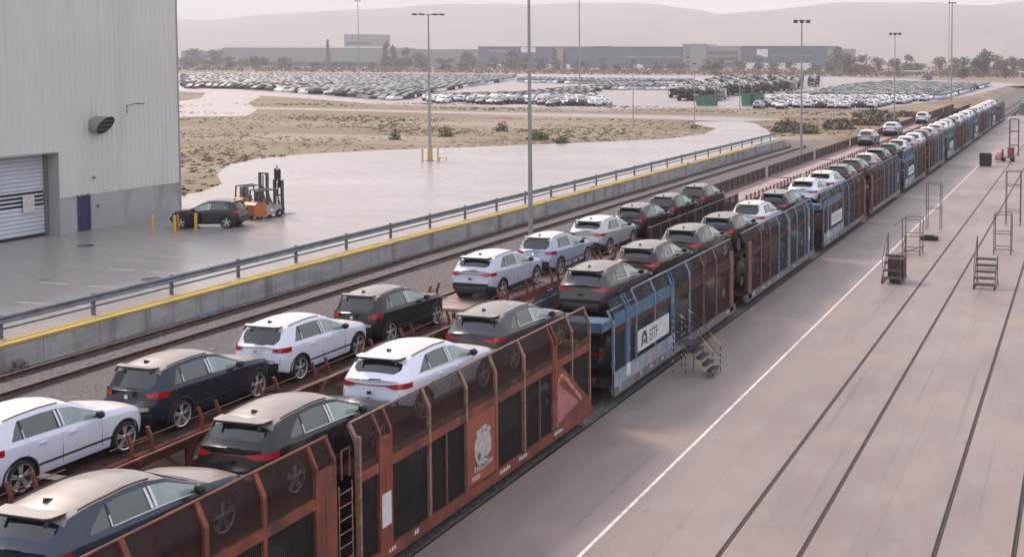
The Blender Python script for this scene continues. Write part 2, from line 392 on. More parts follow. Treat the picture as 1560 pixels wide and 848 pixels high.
# ---------------------------------------------------------------- cars
def lerp(tab, y):
    if y <= tab[0][0]: return tab[0][1]
    for (a, p), (b_, q) in zip(tab, tab[1:]):
        if y <= b_: 
            t = (y - a) / (b_ - a); return p + (q - p) * t
    return tab[-1][1]
def sm(tab, y, w=.05):
    return (lerp(tab, y - w) + 2 * lerp(tab, y) + lerp(tab, y + w)) / 4
SPEC = {
 'coupe': dict(L=4.45, W=.915, wb=(.86, 3.54), zt=[(0, 1.035), (.10, 1.08), (.30, 1.255), (.50, 1.43), (.60, 1.462), (1.0, 1.50), (1.6, 1.525), (2.05, 1.50), (2.42, 1.425), (3.22, 1.045), (3.8, .965), (4.15, .885), (4.34, .78), (4.42, .68), (4.45, .6)],
    zb=[(0, .98), (.5, 1.03), (1.0, 1.0), (2.0, .955), (3.2, .925), (3.9, .86), (4.2, .79), (4.4, .68), (4.45, .58)], rw=(.19, .46), roof=(.55, 2.36), ws=(2.40, 3.16), win=[(.80, 1.17), (1.22, 1.96), (2.06, 2.98)], bar=True, spoil=(.30, .62, 1.432)),
 'hatch': dict(L=4.14, W=.885, wb=(.78, 3.345), zt=[(0, .99), (.06, 1.02), (.20, 1.23), (.34, 1.45), (.42, 1.485), (.9, 1.53), (1.4, 1.545), (1.85, 1.52), (2.15, 1.45), (2.93, 1.06), (3.5, .985), (3.85, .90), (4.03, .79), (4.11, .68), (4.14, .6)],
    zb=[(0, .93), (.5, 1.0), (1.0, .985), (2.0, .95), (2.95, .93), (3.6, .87), (3.9, .80), (4.09, .68), (4.14, .58)], rw=(.08, .33), roof=(.38, 2.08), ws=(2.13, 2.87), win=[(.64, .88), (.93, 1.70), (1.79, 2.70)], bar=False, spoil=(.24, .44, 1.468)),
}
def body_w(s, y):
    L, W = s['L'], s['W']
    tab = [(0, W * .80), (.03, W * .86), (.10, W * .925), (.25, W * .97), (.6, W), (L - 1.0, W), (L - .5, W * .96), (L - .25, W * .90), (L - .1, W * .80), (L - .03, W * .70), (L, W * .58)]
    return lerp(tab, y)
def tumble(s, y): return .40 + (.24 if s['bar'] else .10) * max(0., 1 - y / 1.3)
def section(s, y):
    L = s['L']; w = body_w(s, y)
    zt = sm(s['zt'], y, .035); zb = min(sm(s['zb'], y), zt - .035)
    bot = lerp([(0, .36), (.25, .28), (.55, .22), (L - .6, .22), (L - .2, .26), (L, .36)], y)
    cab = max(0, min(1, (zt - zb - .06) / .2))
    ze = zt - .012 - .05 * cab - .02
    ze = max(ze, zb + .012)
    ws_ = w * .955
    wr = ws_ - (ze - zb) * tumble(s, y) - .015
    wr = max(wr, .3)
    q0, q1 = s['win'][0][0], s['win'][2][1]
    thi = .86 if cab > 0 else .86
    rear = .40 if s['bar'] else .22
    if y < q0 + rear: thi = .17 + (.86 - .17) * max(0., (y - q0) / rear) ** .8
    tlo = .12 + (.0 if y > q0 + .1 else .0)
    r0, r1 = s['rw']; t1 = .13
    if y < r0 + .16: t1 = .13 + .22 * (1 - max(0., (y - r0)) / .16) ** 2 if y >= r0 else .35
    p = [(0, bot), (w * .78, bot), (w * .95, bot + .03), (w * .985, bot + .12)]
    zs = [.40, .47, .54, .61, .68, .75, .82]
    for z in zs:
        f = z / .82; bulge = 1.0 - .018 * abs(f - .72) / .3
        zz = bot + .12 + (zb - bot - .12) * ((z - .33) / (.86 - .33)); p.append((w * bulge, zz))
    p.append((w * .975, zb - .025)); p.append((ws_, zb))
    G_ = 6
    for k in range(1, G_ + 1):
        t = 1. if k == G_ else tlo + (thi - tlo) * (k - 1) / (G_ - 2); p.append((ws_ + (wr - ws_) * t + .012 * math.sin(math.pi * t) * cab, zb + (ze - zb) * t))
    T_ = 6
    for k in range(1, T_ + 1):
        t = t1 + (1 - t1) * (k - 1) / (T_ - 1); p.append((wr * (1 - t), ze + (zt - ze) * math.sin(t * math.pi / 2) ** .8))
    return p
def bulge(s, x, y, z):
    L, W = s['L'], s['W']; r = max(0., 1 - y / .75) ** 1.5; q = max(0., 1 - (L - y) / .7) ** 1.5; k = (x / W) ** 2
    dy = r * (.15 * k + .09 * max(0., min(1., (z - .62) / .4)) + .05 * max(0., (.42 - z) / .2)) - q * (.20 * k + .03 * max(0., (z - .55)))
    return (x, y + dy, z)
def build_car_parts(kind):
    s = SPEC[kind]; L = s['L']
    ys = [0, .015, .04, .075]; y = .12
    while y < L - .12: ys.append(y); y += .062
    ys += [L - .10, L - .06, L - .03, L - .01, L]
    secs = [section(s, y) for y in ys]
    M = len(secs[0]); RADI = .375; wz = .33
    NS, NG = 13, 6                          # side rows, glass rows
    full = []
    for y, p in zip(ys, secs):
        row = [(x, y, z) for x, z in p] + [(-x, y, z) for x, z in p[-2::-1]]
        full.append(row)
    N = len(full[0])
    inside = {}
    for i, row in enumerate(full):
        for j, (x, y, z) in enumerate(row):
            jj = j if j < M else 2 * (M - 1) - j
            if 1 <= jj <= 11 and abs(x) > .5:
                for wy in s['wb']:
                    d = math.hypot(y - wy, z - wz)
                    if d < RADI:
                        inside[(i, j)] = True
    newp = [list(r) for r in full]
    # snap ring just inside the arch onto the circle
    for (i, j) in inside:
        nb = [(i + a, j + c) for a, c in ((1, 0), (-1, 0), (0, 1), (0, -1), (1, 1), (1, -1), (-1, 1), (-1, -1))]
        if any(q not in inside and 0 <= q[0] < len(full) and 0 <= q[1] < N for q in nb):
            x, y, z = full[i][j]; wy = min(s['wb'], key=lambda t: abs(t - y))
            d = math.hypot(y - wy, z - wz) or .01
            newp[i][j] = (x, wy + (y - wy) / d * RADI, wz + (z - wz) / d * RADI)
    newp = [[bulge(s, *v) for v in r] for r in newp]
    out = {k: MB() for k in ('body', 'cladding', 'roof_skin', 'bonnet_skin', 'glass_rear', 'glass_front', 'sideglass', 'trim')}
    groups = {k: [] for k in out}; side = {}
    for i in range(len(ys) - 1):
        for j in range(N - 1):
            if all((a, c) in inside for a, c in ((i, j), (i + 1, j), (i, j + 1), (i + 1, j + 1))): continue
            f = ((i, j), (i + 1, j), (i + 1, j + 1), (i, j + 1))
            jj = j if j < M - 1 else 2 * (M - 1) - 1 - j
            ym = (ys[i] + ys[i + 1]) / 2; zt = lerp(s['zt'], ym); zb = lerp(s['zb'], ym)
            g = 'body'
            if jj <= (2 if s['bar'] else 1) or (jj == 3 and s['bar'] and (ym < .45 or ym > L - .45)): g = 'cladding'
            elif 12 <= jj < 18:
                k = jj - 12; cabh = zt - zb
                if cabh > .14:
                    for n_, (a, c) in enumerate(s['win']):
                        if a <= ym <= c and 1 <= k + (0 if cabh > .3 else 0) <= 4: g = 'side%d%s' % (n_, 'R' if j < M - 1 else 'L')
                    if g == 'body' and s['win'][0][0] - .05 < ym < s['win'][2][1] + .04 and 1 <= k <= 4: g = 'trim'
            elif jj >= 18:
                k = jj - 18
                if s['rw'][0] <= ym <= s['rw'][1]: g = 'glass_rear' if k >= 1 else 'body'
                elif s['ws'][0] <= ym <= s['ws'][1]: g = 'glass_front' if k >= 1 else 'body'
                elif s['roof'][0] - .1 <= ym <= s['roof'][1] + .03: g = 'roof_skin'
                elif ym > s['ws'][1] + .1 and ym < L - .12: g = 'bonnet_skin'
            groups.setdefault(g, []).append(f)
    res = {}
    for g, fs in groups.items():
        if not fs: continue
        mb = MB(); idx = {}
        for f in fs:
            q = []
            for key in f:
                if key not in idx:
                    idx[key] = len(mb.v); v = newp[key[0]][key[1]]
                    mb.v.append(tuple(v))
                q.append(idx[key])
            mb.f.append(tuple(q)); mb.m.append(0); mb.sm.append(True)
        res[g] = mb
    # tail cap and nose cap
    for i, flip in ((0, False), (len(ys) - 1, True)):
        row = newp[i]
        for j in range(M - 1):
            j2 = 2 * (M - 1) - j
            q = [row[j], row[j + 1], row[j2 - 1], row[j2]] if j2 - 1 > j + 1 else [row[j], row[j + 1], row[j2]]
            if flip: q = q[::-1]
            g = 'cladding' if (j <= 4) else 'body'
            res[g].add(q, [tuple(range(len(q)))])
    # wheel well barrels
    for wy in s['wb']:
        for sgn in (1, -1):
            res['cladding'].lathe([(sgn * .50, .01), (sgn * .50, RADI), (sgn * (s['W'] - .03), RADI), (sgn * (s['W'] + .006), RADI + .0), (sgn * (s['W'] + .008), RADI + .05), (sgn * (s['W'] - .02), RADI + .055)] if False else [(sgn * .50, .01), (sgn * .50, RADI - .004), (sgn * (s['W'] - .035), RADI - .004)], (0, wy, wz), 'x', 28)
    # arch lips
    lip = MB()
    for wy in s['wb']:
        for sgn in (1, -1):
            n = 26; vs = []
            for a in range(n + 1):
                t = math.pi * (-.12 + 1.24 * a / n)
                for r, xo in ((RADI - .01, .0), (RADI + .003, .010), (RADI + .030, .008), (RADI + .036, -.02)):
                    yy = wy + r * math.cos(t); zz = wz + r * math.sin(t)
                    if zz < .24: zz = .24
                    wl_ = body_w(s, yy) * (1.0 - .018 * abs(zz / .82 - .72) / .3)
                    vs.append((sgn * (wl_ + xo), yy, zz))
            lip.add(vs, [(a * 4 + c, a * 4 + c + 1, (a + 1) * 4 + c + 1, (a + 1) * 4 + c) for a in range(n) for c in range(3)], 0, True)
    o_ = len(res['cladding'].v); c_ = res['cladding']; c_.v += lip.v
    for f, q_ in zip(lip.f, lip.sm): c_.f.append(tuple(i + o_ for i in f)); c_.m.append(0); c_.sm.append(q_)
    if 'trim' in res:
        o_ = len(res['body'].v); c_ = res['body']; tb = res.pop('trim'); c_.v += tb.v
        for f in tb.f: c_.f.append(tuple(i + o_ for i in f)); c_.m.append(1); c_.sm.append(True)
    return res
CACHE = {}
def car_parts(kind):
    if kind not in CACHE: CACHE[kind] = build_car_parts(kind)
    return CACHE[kind]

M_glass = mat('car_glass', (.012, .016, .017), .04, 0, spec=.8, coat=.3)
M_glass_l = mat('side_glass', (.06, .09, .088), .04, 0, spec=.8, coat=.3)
M_glass_f = mat('front_glass_sky_sheen', (.30, .38, .37), .05, 0, spec=.8, coat=.3, col2=(.20, .27, .26), scale=1.5)  # pale sky reflection painted into the front door glass colour
M_clad2 = mat('black_plastic', (.016, .016, .018), .55)
M_tyre = mat('tyre_rubber', (.014, .013, .013), .75)
M_rim = mat('alloy_rim', (.62, .62, .64), .35, .6)
M_rimd = mat('alloy_dark', (.05, .05, .055), .4, .6)
M_lamp = mat('red_lamp_lens', (.36, .008, .016), .12, coat=.6)
M_lampd = mat('dark_red_lamp', (.11, .006, .012), .12, coat=.6)
M_tape = mat('protective_tape', (.70, .71, .74), .5)
M_chrome = mat('bright_trim', (.55, .56, .58), .25, .9)
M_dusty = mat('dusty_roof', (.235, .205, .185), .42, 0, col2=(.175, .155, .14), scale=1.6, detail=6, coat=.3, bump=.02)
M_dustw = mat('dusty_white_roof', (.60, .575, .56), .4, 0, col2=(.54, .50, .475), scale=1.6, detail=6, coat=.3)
M_head = mat('headlamp_glass', (.5, .52, .55), .1, .3, coat=.8)
PAINT = {
 'white': mat('paint_white', (.74, .78, .88), .3, 0, coat=.7, col2=(.70, .74, .84), scale=1.2),
 'lilac white': mat('paint_lilac_white', (.50, .53, .64), .3, .05, coat=.7),
 'pale blue': mat('paint_pale_blue', (.36, .45, .56), .3, .15, coat=.7),
 'silver': mat('paint_silver', (.46, .46, .50), .3, .3, coat=.7),
 'dark blue grey': mat('paint_blue_grey', (.035, .047, .075), .28, .3, coat=.45, spec=.35),
 'black': mat('paint_black', (.010, .011, .014), .25, .0, coat=.45, spec=.35),
 'dark blue': mat('paint_dark_blue', (.014, .022, .040), .26, .2, coat=.45, spec=.35),
 'graphite grey': mat('paint_graphite', (.060, .062, .072), .3, .3, coat=.45, spec=.35),
 'dark plum': mat('paint_plum', (.032, .019, .024), .3, .3, coat=.45, spec=.35),
 'olive grey': mat('paint_olive', (.05, .052, .048), .3, .3, coat=.45, spec=.35),
 'light grey': mat('paint_light_grey', (.34, .33, .36), .3, .3, coat=.7),
}
LIGHT = ('white', 'lilac white', 'pale blue', 'silver', 'light grey')
WHEEL = {}
def wheel_meshes():
    if WHEEL: return WHEEL
    for sgn in (1, -1):
        t = MB(); t.lathe([(-.11, .22), (-.11, .30), (-.09, .330), (-.05, .338), (.05, .338), (.09, .330), (.11, .30), (.11, .262), (.06, .25)], (0, 0, 0), 'x', 30)
        WHEEL['tyre', sgn] = t.mesh('tyre', M_tyre)
        r = MB(); o = sgn
        r.lathe([(o * .112, .262), (o * .09, .252), (o * .075, .235), (-o * .05, .23), (-o * .05, .01)], (0, 0, 0), 'x', 30, 1)
        r.lathe([(o * .114, .264), (o * .098, .238)], (0, 0, 0), 'x', 30, 0)
        for k in range(5):
            for dd in (-.16, .16):
                a = 2 * math.pi * k / 5 + .3; a2 = a + dd
                p0 = (.055, a + dd * .35); p1 = (.245, a2)
                q = []
                for (rad, an), wd in ((p0, .026), (p1, .017)):
                    cx_, cz_ = rad * math.cos(an), rad * math.sin(an); tx, tz = -math.sin(an), math.cos(an)
                    q += [(cx_ + tx * wd, cz_ + tz * wd), (cx_ - tx * wd, cz_ - tz * wd)]
                r.prism([q[0], q[1], q[3], q[2]], o * .06, o * .086, 'x', 0)
        r.lathe([(o * .09, .001), (o * .09, .05), (o * .06, .06)], (0, 0, 0), 'x', 14, 0)
        WHEEL['rim', sgn] = r.mesh('rim', [M_rim, M_rimd])
    return WHEEL
TPL = {}
def car_template(kind, colour, reduced=False):
    key = (kind, colour, reduced)
    if key in TPL: return TPL[key]
    s = SPEC[kind]; P = car_parts(kind); L = s['L']; paint = PAINT[colour]
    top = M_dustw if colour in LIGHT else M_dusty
    t = bpy.data.objects.new('car', None); COL.objects.link(t); t.empty_display_size = .2
    def put(name, mb, m, par=t): return mb.obj(name, m, par)
    body = put('body', P['body'], [paint, M_clad2])
    put('roof', P['roof_skin'], top); put('bonnet', P['bonnet_skin'], top if colour not in ('black',) else paint)
    put('lower_trim', P['cladding'], M_clad2)
    put('rear_window', P['glass_rear'], M_glass); put('windscreen', P['glass_front'], M_glass)
    for g in sorted(P):
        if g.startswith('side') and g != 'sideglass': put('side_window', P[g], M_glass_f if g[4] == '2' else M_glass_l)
    # tail lamps wrap round the corners
    def strip(y_of, z0, z1, x0, x1, m, name, n=14, off=.008):
        mb = MB(); vs = []
        for k in range(n + 1):
            x = x0 + (x1 - x0) * k / n
            # find y on body plan where half width equals |x|
            yy = 0.
            ax = abs(x)
            lo = 0.
            for q in range(60):
                if body_w(s, lo) * .985 >= ax: break
                lo += .012
            yy = lo; d = off
            z_a = z0(x) if callable(z0) else z0; z_b = z1(x) if callable(z1) else z1
            o = Vector((math.copysign(1, x) * (1 if yy > .02 else 0), -1, 0)).normalized() * d
            pa, pb = bulge(s, x, yy, z_a), bulge(s, x, yy, z_b)
            vs += [(x + o.x, pa[1] + o.y, z_a), (x + o.x, pb[1] + o.y, z_b)]
        mb.add(vs, [(2 * k, 2 * k + 2, 2 * k + 3, 2 * k + 1) for k in range(n)], 0, True)
        return mb.obj(name, m, t)
    W = s['W']
    if s['bar']:
        strip(None, .913, .937, -.50, .50, M_lampd, 'light_bar', 10, .012)
        for sg in (1, -1):
            strip(None, lambda x: .910 - .055 * min(1, max(0, (abs(x) - .40) / .2)), lambda x: .940 + .030 * min(1, max(0, (abs(x) - .40) / .4)), sg * .40, sg * W * .965, M_lamp, 'tail_light', 22, .016)
    else:
        for sg in (1, -1):
            strip(None, lambda x: .845 + .03 * max(0, 1 - (abs(x) - .5) / .25), lambda x: .975 - .03 * max(0, 1 - (abs(x) - .5) / .2), sg * .51, sg * W * .965, M_lamp, 'tail_light', 22, .016)
        
    MB().box(-.045, .045, .0, .05, .74 if s['bar'] else .84, .80 if s['bar'] else .92).obj('badge', M_clad2 if s['bar'] else M_chrome, t)
    b = MB(); vs = []
    for k in range(13):
        x = -.66 + k * .11; yb_ = bulge(s, x, 0, .45)[1] - .012; vs += [(x, yb_ + .01, .30), (x, yb_, .34), (x, yb_, .50 - .05 * (abs(x) / .66) ** 3), (x, yb_ + .03, .52)]
    b.add(vs, [(4 * k + c, 4 * k + 4 + c, 4 * k + 5 + c, 4 * k + 1 + c) for k in range(12) for c in range(3)], 0, True); put('bumper_insert', b, M_clad2)
    for sx in (-.78, .78):
        b = MB(); pts = [bulge(s, sx * (.94 if z < .8 else .9), -.004 if z < .9 else .0, z) for z in (.56, .66, .76)]; b.tube(pts, .006, 4, caps=False); put('tailgate_gap', b, M_clad2)
    b = MB(); pts = [bulge(s, -.7 + k * .14, -.006, .585) for k in range(11)]; b.tube(pts, .005, 4, caps=False); put('bumper_gap', b, M_clad2)
    for sg in (1, -1):   # roof rails
        pts = []
        for k in range(9):
            y_ = s['roof'][0] + .22 + k * (s['roof'][1] - s['roof'][0] - .45) / 8; ze_ = sm(s['zt'], y_, .035) - .082; zb_ = sm(s['zb'], y_)
            pts.append((sg * (body_w(s, y_) * .955 - (ze_ - zb_) * tumble(s, y_) - .04), y_, ze_ + .03))
        b = MB(); b.tube(pts, .014, 5); put('roof_rail', b, M_clad2)
    # spoiler: thin dark lip over the rear window
    a0, a1, zz = s['spoil']; wr = body_w(s, .5) * .955 - (zz - .08 - .98) * tumble(s, a1) - .06
    b = MB(); b.prism([(-wr + .12, a0), (wr - .12, a0), (wr - .03, a0 + .06), (wr + .01, a1), (-wr - .01, a1), (-wr + .03, a0 + .06)], zz + .004, zz + .020, 'z')
    put('spoiler', b, top)
    b = MB(); b.prism([(-wr + .13, a0 + .012), (wr - .13, a0 + .012), (wr - .045, a0 + .07), (wr - .01, a1 - .02), (-wr + .01, a1 - .02), (-wr + .045, a0 + .07)], zz - .03, zz + .003, 'z')
    put('spoiler_underside', b, M_clad2)
    for sg in (1, -1):   # small side fins beside the rear window
        b = MB(); b.prism([(a0 + .05, zz - .005), (a0 - .05, zz - .08), (a0 - .01, zz - .11), (a0 + .10, zz - .04)], sg * (wr - .085), sg * (wr - .06), 'x'); put('window_fin', b, M_clad2)
    b = MB(); b.prism([(a1 + .12, sm(s['zt'], a1 + .14) - .01), (a1 + .30, sm(s['zt'], a1 + .3) - .01), (a1 + .14, sm(s['zt'], a1 + .15) + .065)], -.025, .025, 'x'); put('antenna_fin', b, M_clad2)
    # B pillar tape, window-line trim, mirrors, handles, wiper
    yb = (s['win'][1][1] + s['win'][2][0]) / 2
    for sg in (1, -1):
        zb = lerp(s['zb'], yb); zt = lerp(s['zt'], yb); b = MB()
        w0 = body_w(s, yb) * .955
        def sp(y_, f):
            zbb = sm(s['zb'], y_); ze = sm(s['zt'], y_, .035) - .082; wr_ = w0 - (ze - zbb) * tumble(s, y_) - .015
            return (sg * (w0 + (wr_ - w0) * f + .012 * math.sin(math.pi * f) + .014), y_, zbb + (ze - zbb) * f)
        for (ya, yc) in ((-.075, -.02), (.015, .07)):
            q = [sp(yb + ya + .05 * (1 - f) - .05 * 0, f) for f in (.16, .5, .84)] + [sp(yb + yc + .05 * (1 - f), f) for f in (.84, .5, .16)]
            b.add(q, [(0, 1, 4, 5), (1, 2, 3, 4)])
        put('pillar_tape', b, M_tape)
        if s['bar']:
            b = MB(); pts = [sp(y_, .12) for y_ in [s['win'][1][0] + k * (s['win'][2][1] - s['win'][1][0]) / 10 for k in range(11)]]
            b.tube(pts, .011, 5); put('window_line_trim', b, M_tape)
            b = MB(); pts = [sp(s['win'][1][0] - .02, f) for f in (.12, .3, .5)]; b.tube(pts, .014, 5); put('quarter_trim', b, M_tape)
        else:
            b = MB(); pts = [sp(s['win'][0][1] + .02, f) for f in (.12, .3, .5)]; b.tube(pts, .014, 5); put('quarter_trim', b, M_tape)
        ym = s['win'][2][1] - .12
        b = MB(); wq = body_w(s, ym)
        b.lathe([(-.055, .02), (-.05, .065), (-.02, .085), (.04, .08), (.075, .03), (.078, .005)], (sg * (wq + .10), ym, 1.045), 'y', 10)
        b.box(*sorted((sg * (wq - .06), sg * (wq + .05))), ym - .03, ym + .03, .985, 1.01)
        for k in range(len(b.v)):
            x, y_, z = b.v[k]; b.v[k] = (sg * (wq + .10) + (x - sg * (wq + .10)) * 1.25, y_, z) if abs(x) > wq + .0 else (x, y_, z)
        put('mirror', b, M_clad2 if colour not in ('white', 'lilac white') else M_clad2)
        for yh in (s['win'][1][0] + .28, s['win'][2][0] + .12):
            b = MB(); b.box(*sorted((sg * (W - .01), sg * (W + .025))), yh, yh + .17, .855, .88); put('door_handle', b, paint)
        for yl in (s['win'][1][0] + .02, yb + .0, s['win'][2][1] + .02):   # door shut lines
            b = MB(); pts = []
            for z in (.33, .5, .66, .8, sm(s['zb'], yl) - .03):
                pts.append((sg * (W * (1 - .018 * abs(z / .82 - .72) / .3) + .001), yl, z))
            b.tube(pts, .006, 4, caps=False); put('door_gap', b, M_clad2)
        b = MB()
        if s['bar']: b.box(*sorted((sg * (W - .03), sg * (W + .008))), s['wb'][0] + .42, s['wb'][1] - .42, .26, .36)
        else: b.box(*sorted((sg * (W - .02), sg * (W + .010))), s['wb'][0] + .40, s['wb'][1] - .40, .44, .475)
        put('sill_trim', b, M_clad2)
    b = MB(); b.tube([(0, .02, 1.03), (.0, .06, 1.06), (.28, .08, 1.06)], .012, 5); put('rear_wiper', b, M_clad2)
    for sg in (1, -1):
        b = MB(); yl = L - .26
        b.prism([(yl, .70), (L - .06, .66), (L - .05, .74), (yl, .80)], sg * (body_w(s, L - .2) - .14), sg * (body_w(s, L - .2) + .012), 'x'); put('headlight', b, M_head)
    b = MB(); b.box(-.42, .42, L - .03, L + .012, .40, .62); put('grille', b, M_clad2)
    wm = wheel_meshes()
    for wy in s['wb']:
        for sg in (1, -1):
            wo_ = ob('wheel', wm['tyre', sg], t, (sg * (W - .115), wy, .333)); ob('rim', wm['rim', sg], wo_)
    remember(t); t.location = (0, 0, -900); TPL[key] = t
    t.hide_render = True
    return t
USED = set()
def place_car(kind, colour, loc, rz, label, group, name='parked_car'):
    t = car_template(kind, colour)
    c = copy_tree(t); c.hide_render = False
    c.name = name; c.location = loc; c.rotation_euler = (0, 0, rz); c.scale = (1, 1, 1.10 if kind == 'coupe' else 1.08)
    return tag(c, label, 'car', group)
FAR = {}
def far_mesh(kind, colour):
    """the same car as one mesh, for cars only a few pixels high"""
    if (kind, colour) in FAR: return FAR[kind, colour]
    s = SPEC[kind]; P = car_parts(kind); paint = PAINT[colour]; top = M_dustw if colour in LIGHT else M_dusty
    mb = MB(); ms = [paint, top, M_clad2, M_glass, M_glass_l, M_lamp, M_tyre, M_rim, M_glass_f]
    def acc(g, mi):
        p = P[g]; o = len(mb.v); mb.v += p.v
        for f, q, m_ in zip(p.f, p.sm, p.m): mb.f.append(tuple(i + o for i in f)); mb.m.append(2 if m_ else mi); mb.sm.append(q)
    acc('body', 0); acc('roof_skin', 1); acc('bonnet_skin', 1); acc('cladding', 2); acc('glass_rear', 3); acc('glass_front', 3)
    for g in P:
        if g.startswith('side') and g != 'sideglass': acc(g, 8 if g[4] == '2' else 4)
    for sg in (1, -1):
        mb.box(*sorted((sg * .5, sg * (s['W'] * .93))), -.01, .14, .80, .90, 5)
        for wy in s['wb']:
            mb.lathe([(sg * (s['W'] - .2), .3), (sg * (s['W'] - .2), .333), (sg * (s['W'] - .03), .333), (sg * (s['W'] - .02), .22)], (0, wy, .333), 'x', 14, 6)
            mb.lathe([(sg * (s['W'] - .022), .22), (sg * (s['W'] - .03), .01)], (0, wy, .333), 'x', 10, 7)
    FAR[kind, colour] = mb.mesh('car', ms); return FAR[kind, colour]
def place_far(kind, colour, loc, rz, label, group):
    o = ob('parked_car', far_mesh(kind, colour)); o.location = loc; o.rotation_euler = (0, 0, rz); o.scale = (1, 1, 1.0 if loc[2] < 1 else 1.09)
    return tag(o, label, 'car', group)

# near train (track centre X1, upper deck level D1); rear bumper positions along the track
X1, D1 = -16.05, 2.6
X2, D2 = -22.05, 2.02
N1 = [
 (13.15, 'coupe', 'dark blue grey', 'dark blue grey SUV nearest the camera on the near train'),
 (17.8, 'coupe', 'black', 'black SUV on near train just beyond the nearest blue grey SUV'),
 (22.2, 'coupe', 'white', 'white SUV on near train over the red wagon with the round emblem'),
 (26.6, 'coupe', 'graphite grey', 'graphite grey SUV on near train above the triangular gusset of the red wagon'),
 (33.3, 'coupe', 'graphite grey', 'grey SUV at the near end of the blue wagon with the white sign'),
 (37.8, 'coupe', 'dark plum', 'dark plum SUV second on the blue wagon with white lettered sign'),
 (42.3, 'coupe', 'olive grey', 'olive grey SUV third on the blue wagon, behind the plum one on near train'),
 (47.0, 'coupe', 'dark plum', 'dark plum SUV just ahead of a white one on the near train'),
 (51.7, 'hatch', 'white', 'single white SUV between two dark ones in the middle of the near train'),
 (56.3, 'coupe', 'black', 'black SUV between single white car and pair of white cars on near train'),
 (62.5, 'coupe', 'white', 'nearer of the pair of white SUVs on the second blue wagon'),
 (67.1, 'coupe', 'white', 'farther of the pair of white SUVs on the second blue wagon'),
 (71.8, 'hatch', 'black', 'black car right behind the pair of white SUVs on near train'),
 (76.4, 'hatch', 'olive grey', 'olive grey car second behind the pair of white SUVs on near train'),
 (81.0, 'hatch', 'light grey', 'light grey car third behind the pair of white SUVs on near train'),
 (85.6, 'coupe', 'dark plum', 'plum car fourth behind the pair of white SUVs on near train'),
]
def deck_z(y): return 2.33 if y < 19.4 else 2.45 if y < 31.9 else 2.46 if y < 46.5 else 2.32
for i, (y, k, c, lab) in enumerate(N1): place_car(k, c, (X1 + .02 * (-1) ** i, y, deck_z(y + (1.2 if i != 1 else 0))), R(random.uniform(-.5, .5)), lab, 'cars on the top deck of the near train')
rr = random.Random(5); y = 91.3; n = 17; ordn = 0
seq = ['black', 'white', 'light grey', 'white', 'olive grey', 'light grey', 'light grey', 'white', 'white', 'graphite grey', 'white', 'light grey', 'white', 'lilac white', 'dark plum', 'white', 'light grey', 'white', 'white', 'white', 'light grey', 'white', 'silver']
for i, c in enumerate(seq):
    k = 'coupe' if rr.random() < .5 else 'hatch'
    lab = '%s car, number %d from the camera atop near train' % (c, n)
    w_, o_ = divmod(i, 6); y = 91.3 + w_ * 29.4 + (0, 4.6, 9.2, 13.9, 18.5, 23.1)[o_]
    if y > 197: break
    (place_car if y < 100 else place_far)(k, c, (X1, y, deck_z(y)), 0, lab, 'cars on the top deck of the near train'); n += 1
N2 = [
 (17.1, 'hatch', 'white', 'white hatchback on the far train at the left edge of the picture'),
 (21.33, 'hatch', 'dark blue', 'dark blue hatchback on far train between two white ones'),
 (25.57, 'hatch', 'white', 'white hatchback on far train just ahead of the black one'),
 (29.75, 'hatch', 'black', 'black hatchback at far end of the first open wagon of the far train'),
 (36.6, 'coupe', 'lilac white', 'lilac white SUV first on the second wagon of the far train'),
 (41.5, 'hatch', 'pale blue', 'pale blue car on far train between lilac white and silver ones'),
 (46.3, 'coupe', 'silver', 'silver SUV on far train just ahead of the plum one'),
 (51.1, 'coupe', 'dark plum', 'dark plum SUV on the far train behind the silver one'),
 (55.6, 'hatch', 'black', 'black car on far train, last but one before the empty wagons'),
 (60.5, 'hatch', 'olive grey', 'olive grey car on far train, last before the empty wagons'),
]
for i, (y, k, c, lab) in enumerate(N2): place_car(k, c, (X2, y, D2), R(random.uniform(-.5, .5)), lab, 'cars on the top deck of the far train')
for (y, k, c, lab) in ((112.8, 'hatch', 'light grey', 'light grey car standing alone beyond the empty wagons of the far train'),
                       (127.6, 'coupe', 'lilac white', 'lilac car standing alone behind the light grey one on the far train'),
                       (153, 'hatch', 'white', 'white car standing alone farthest along the far train')):
    place_far(k, c, (X2, y, D2), 0, lab, 'cars on the top deck of the far train')
# lower deck cars glimpsed through the side screens
LW = [(5.5, 'black'), (10.0, 'graphite grey'), (14.4, 'light grey'), (20.6, 'graphite grey'), (25.3, 'light grey'), (33.2, 'graphite grey'), (37.8, 'silver'), (42.2, 'black'), (47.5, 'graphite grey'), (52.0, 'light grey'), (56, 'black')]
for i, (y, c) in enumerate(LW):
    if i < 2: continue
    place_far('coupe', c, (X1, y, .56), 0, '%s car behind the lower screens of near train, number %d from the camera' % (c, i - 1), 'cars on the lower deck of the near train')
# car parked by the warehouse corner
place_car('hatch', 'black', (-48.6, 55.9, G), R(110), 'black hatchback parked on the yard by the warehouse corner behind yellow bollards', None).name = 'parked_car'

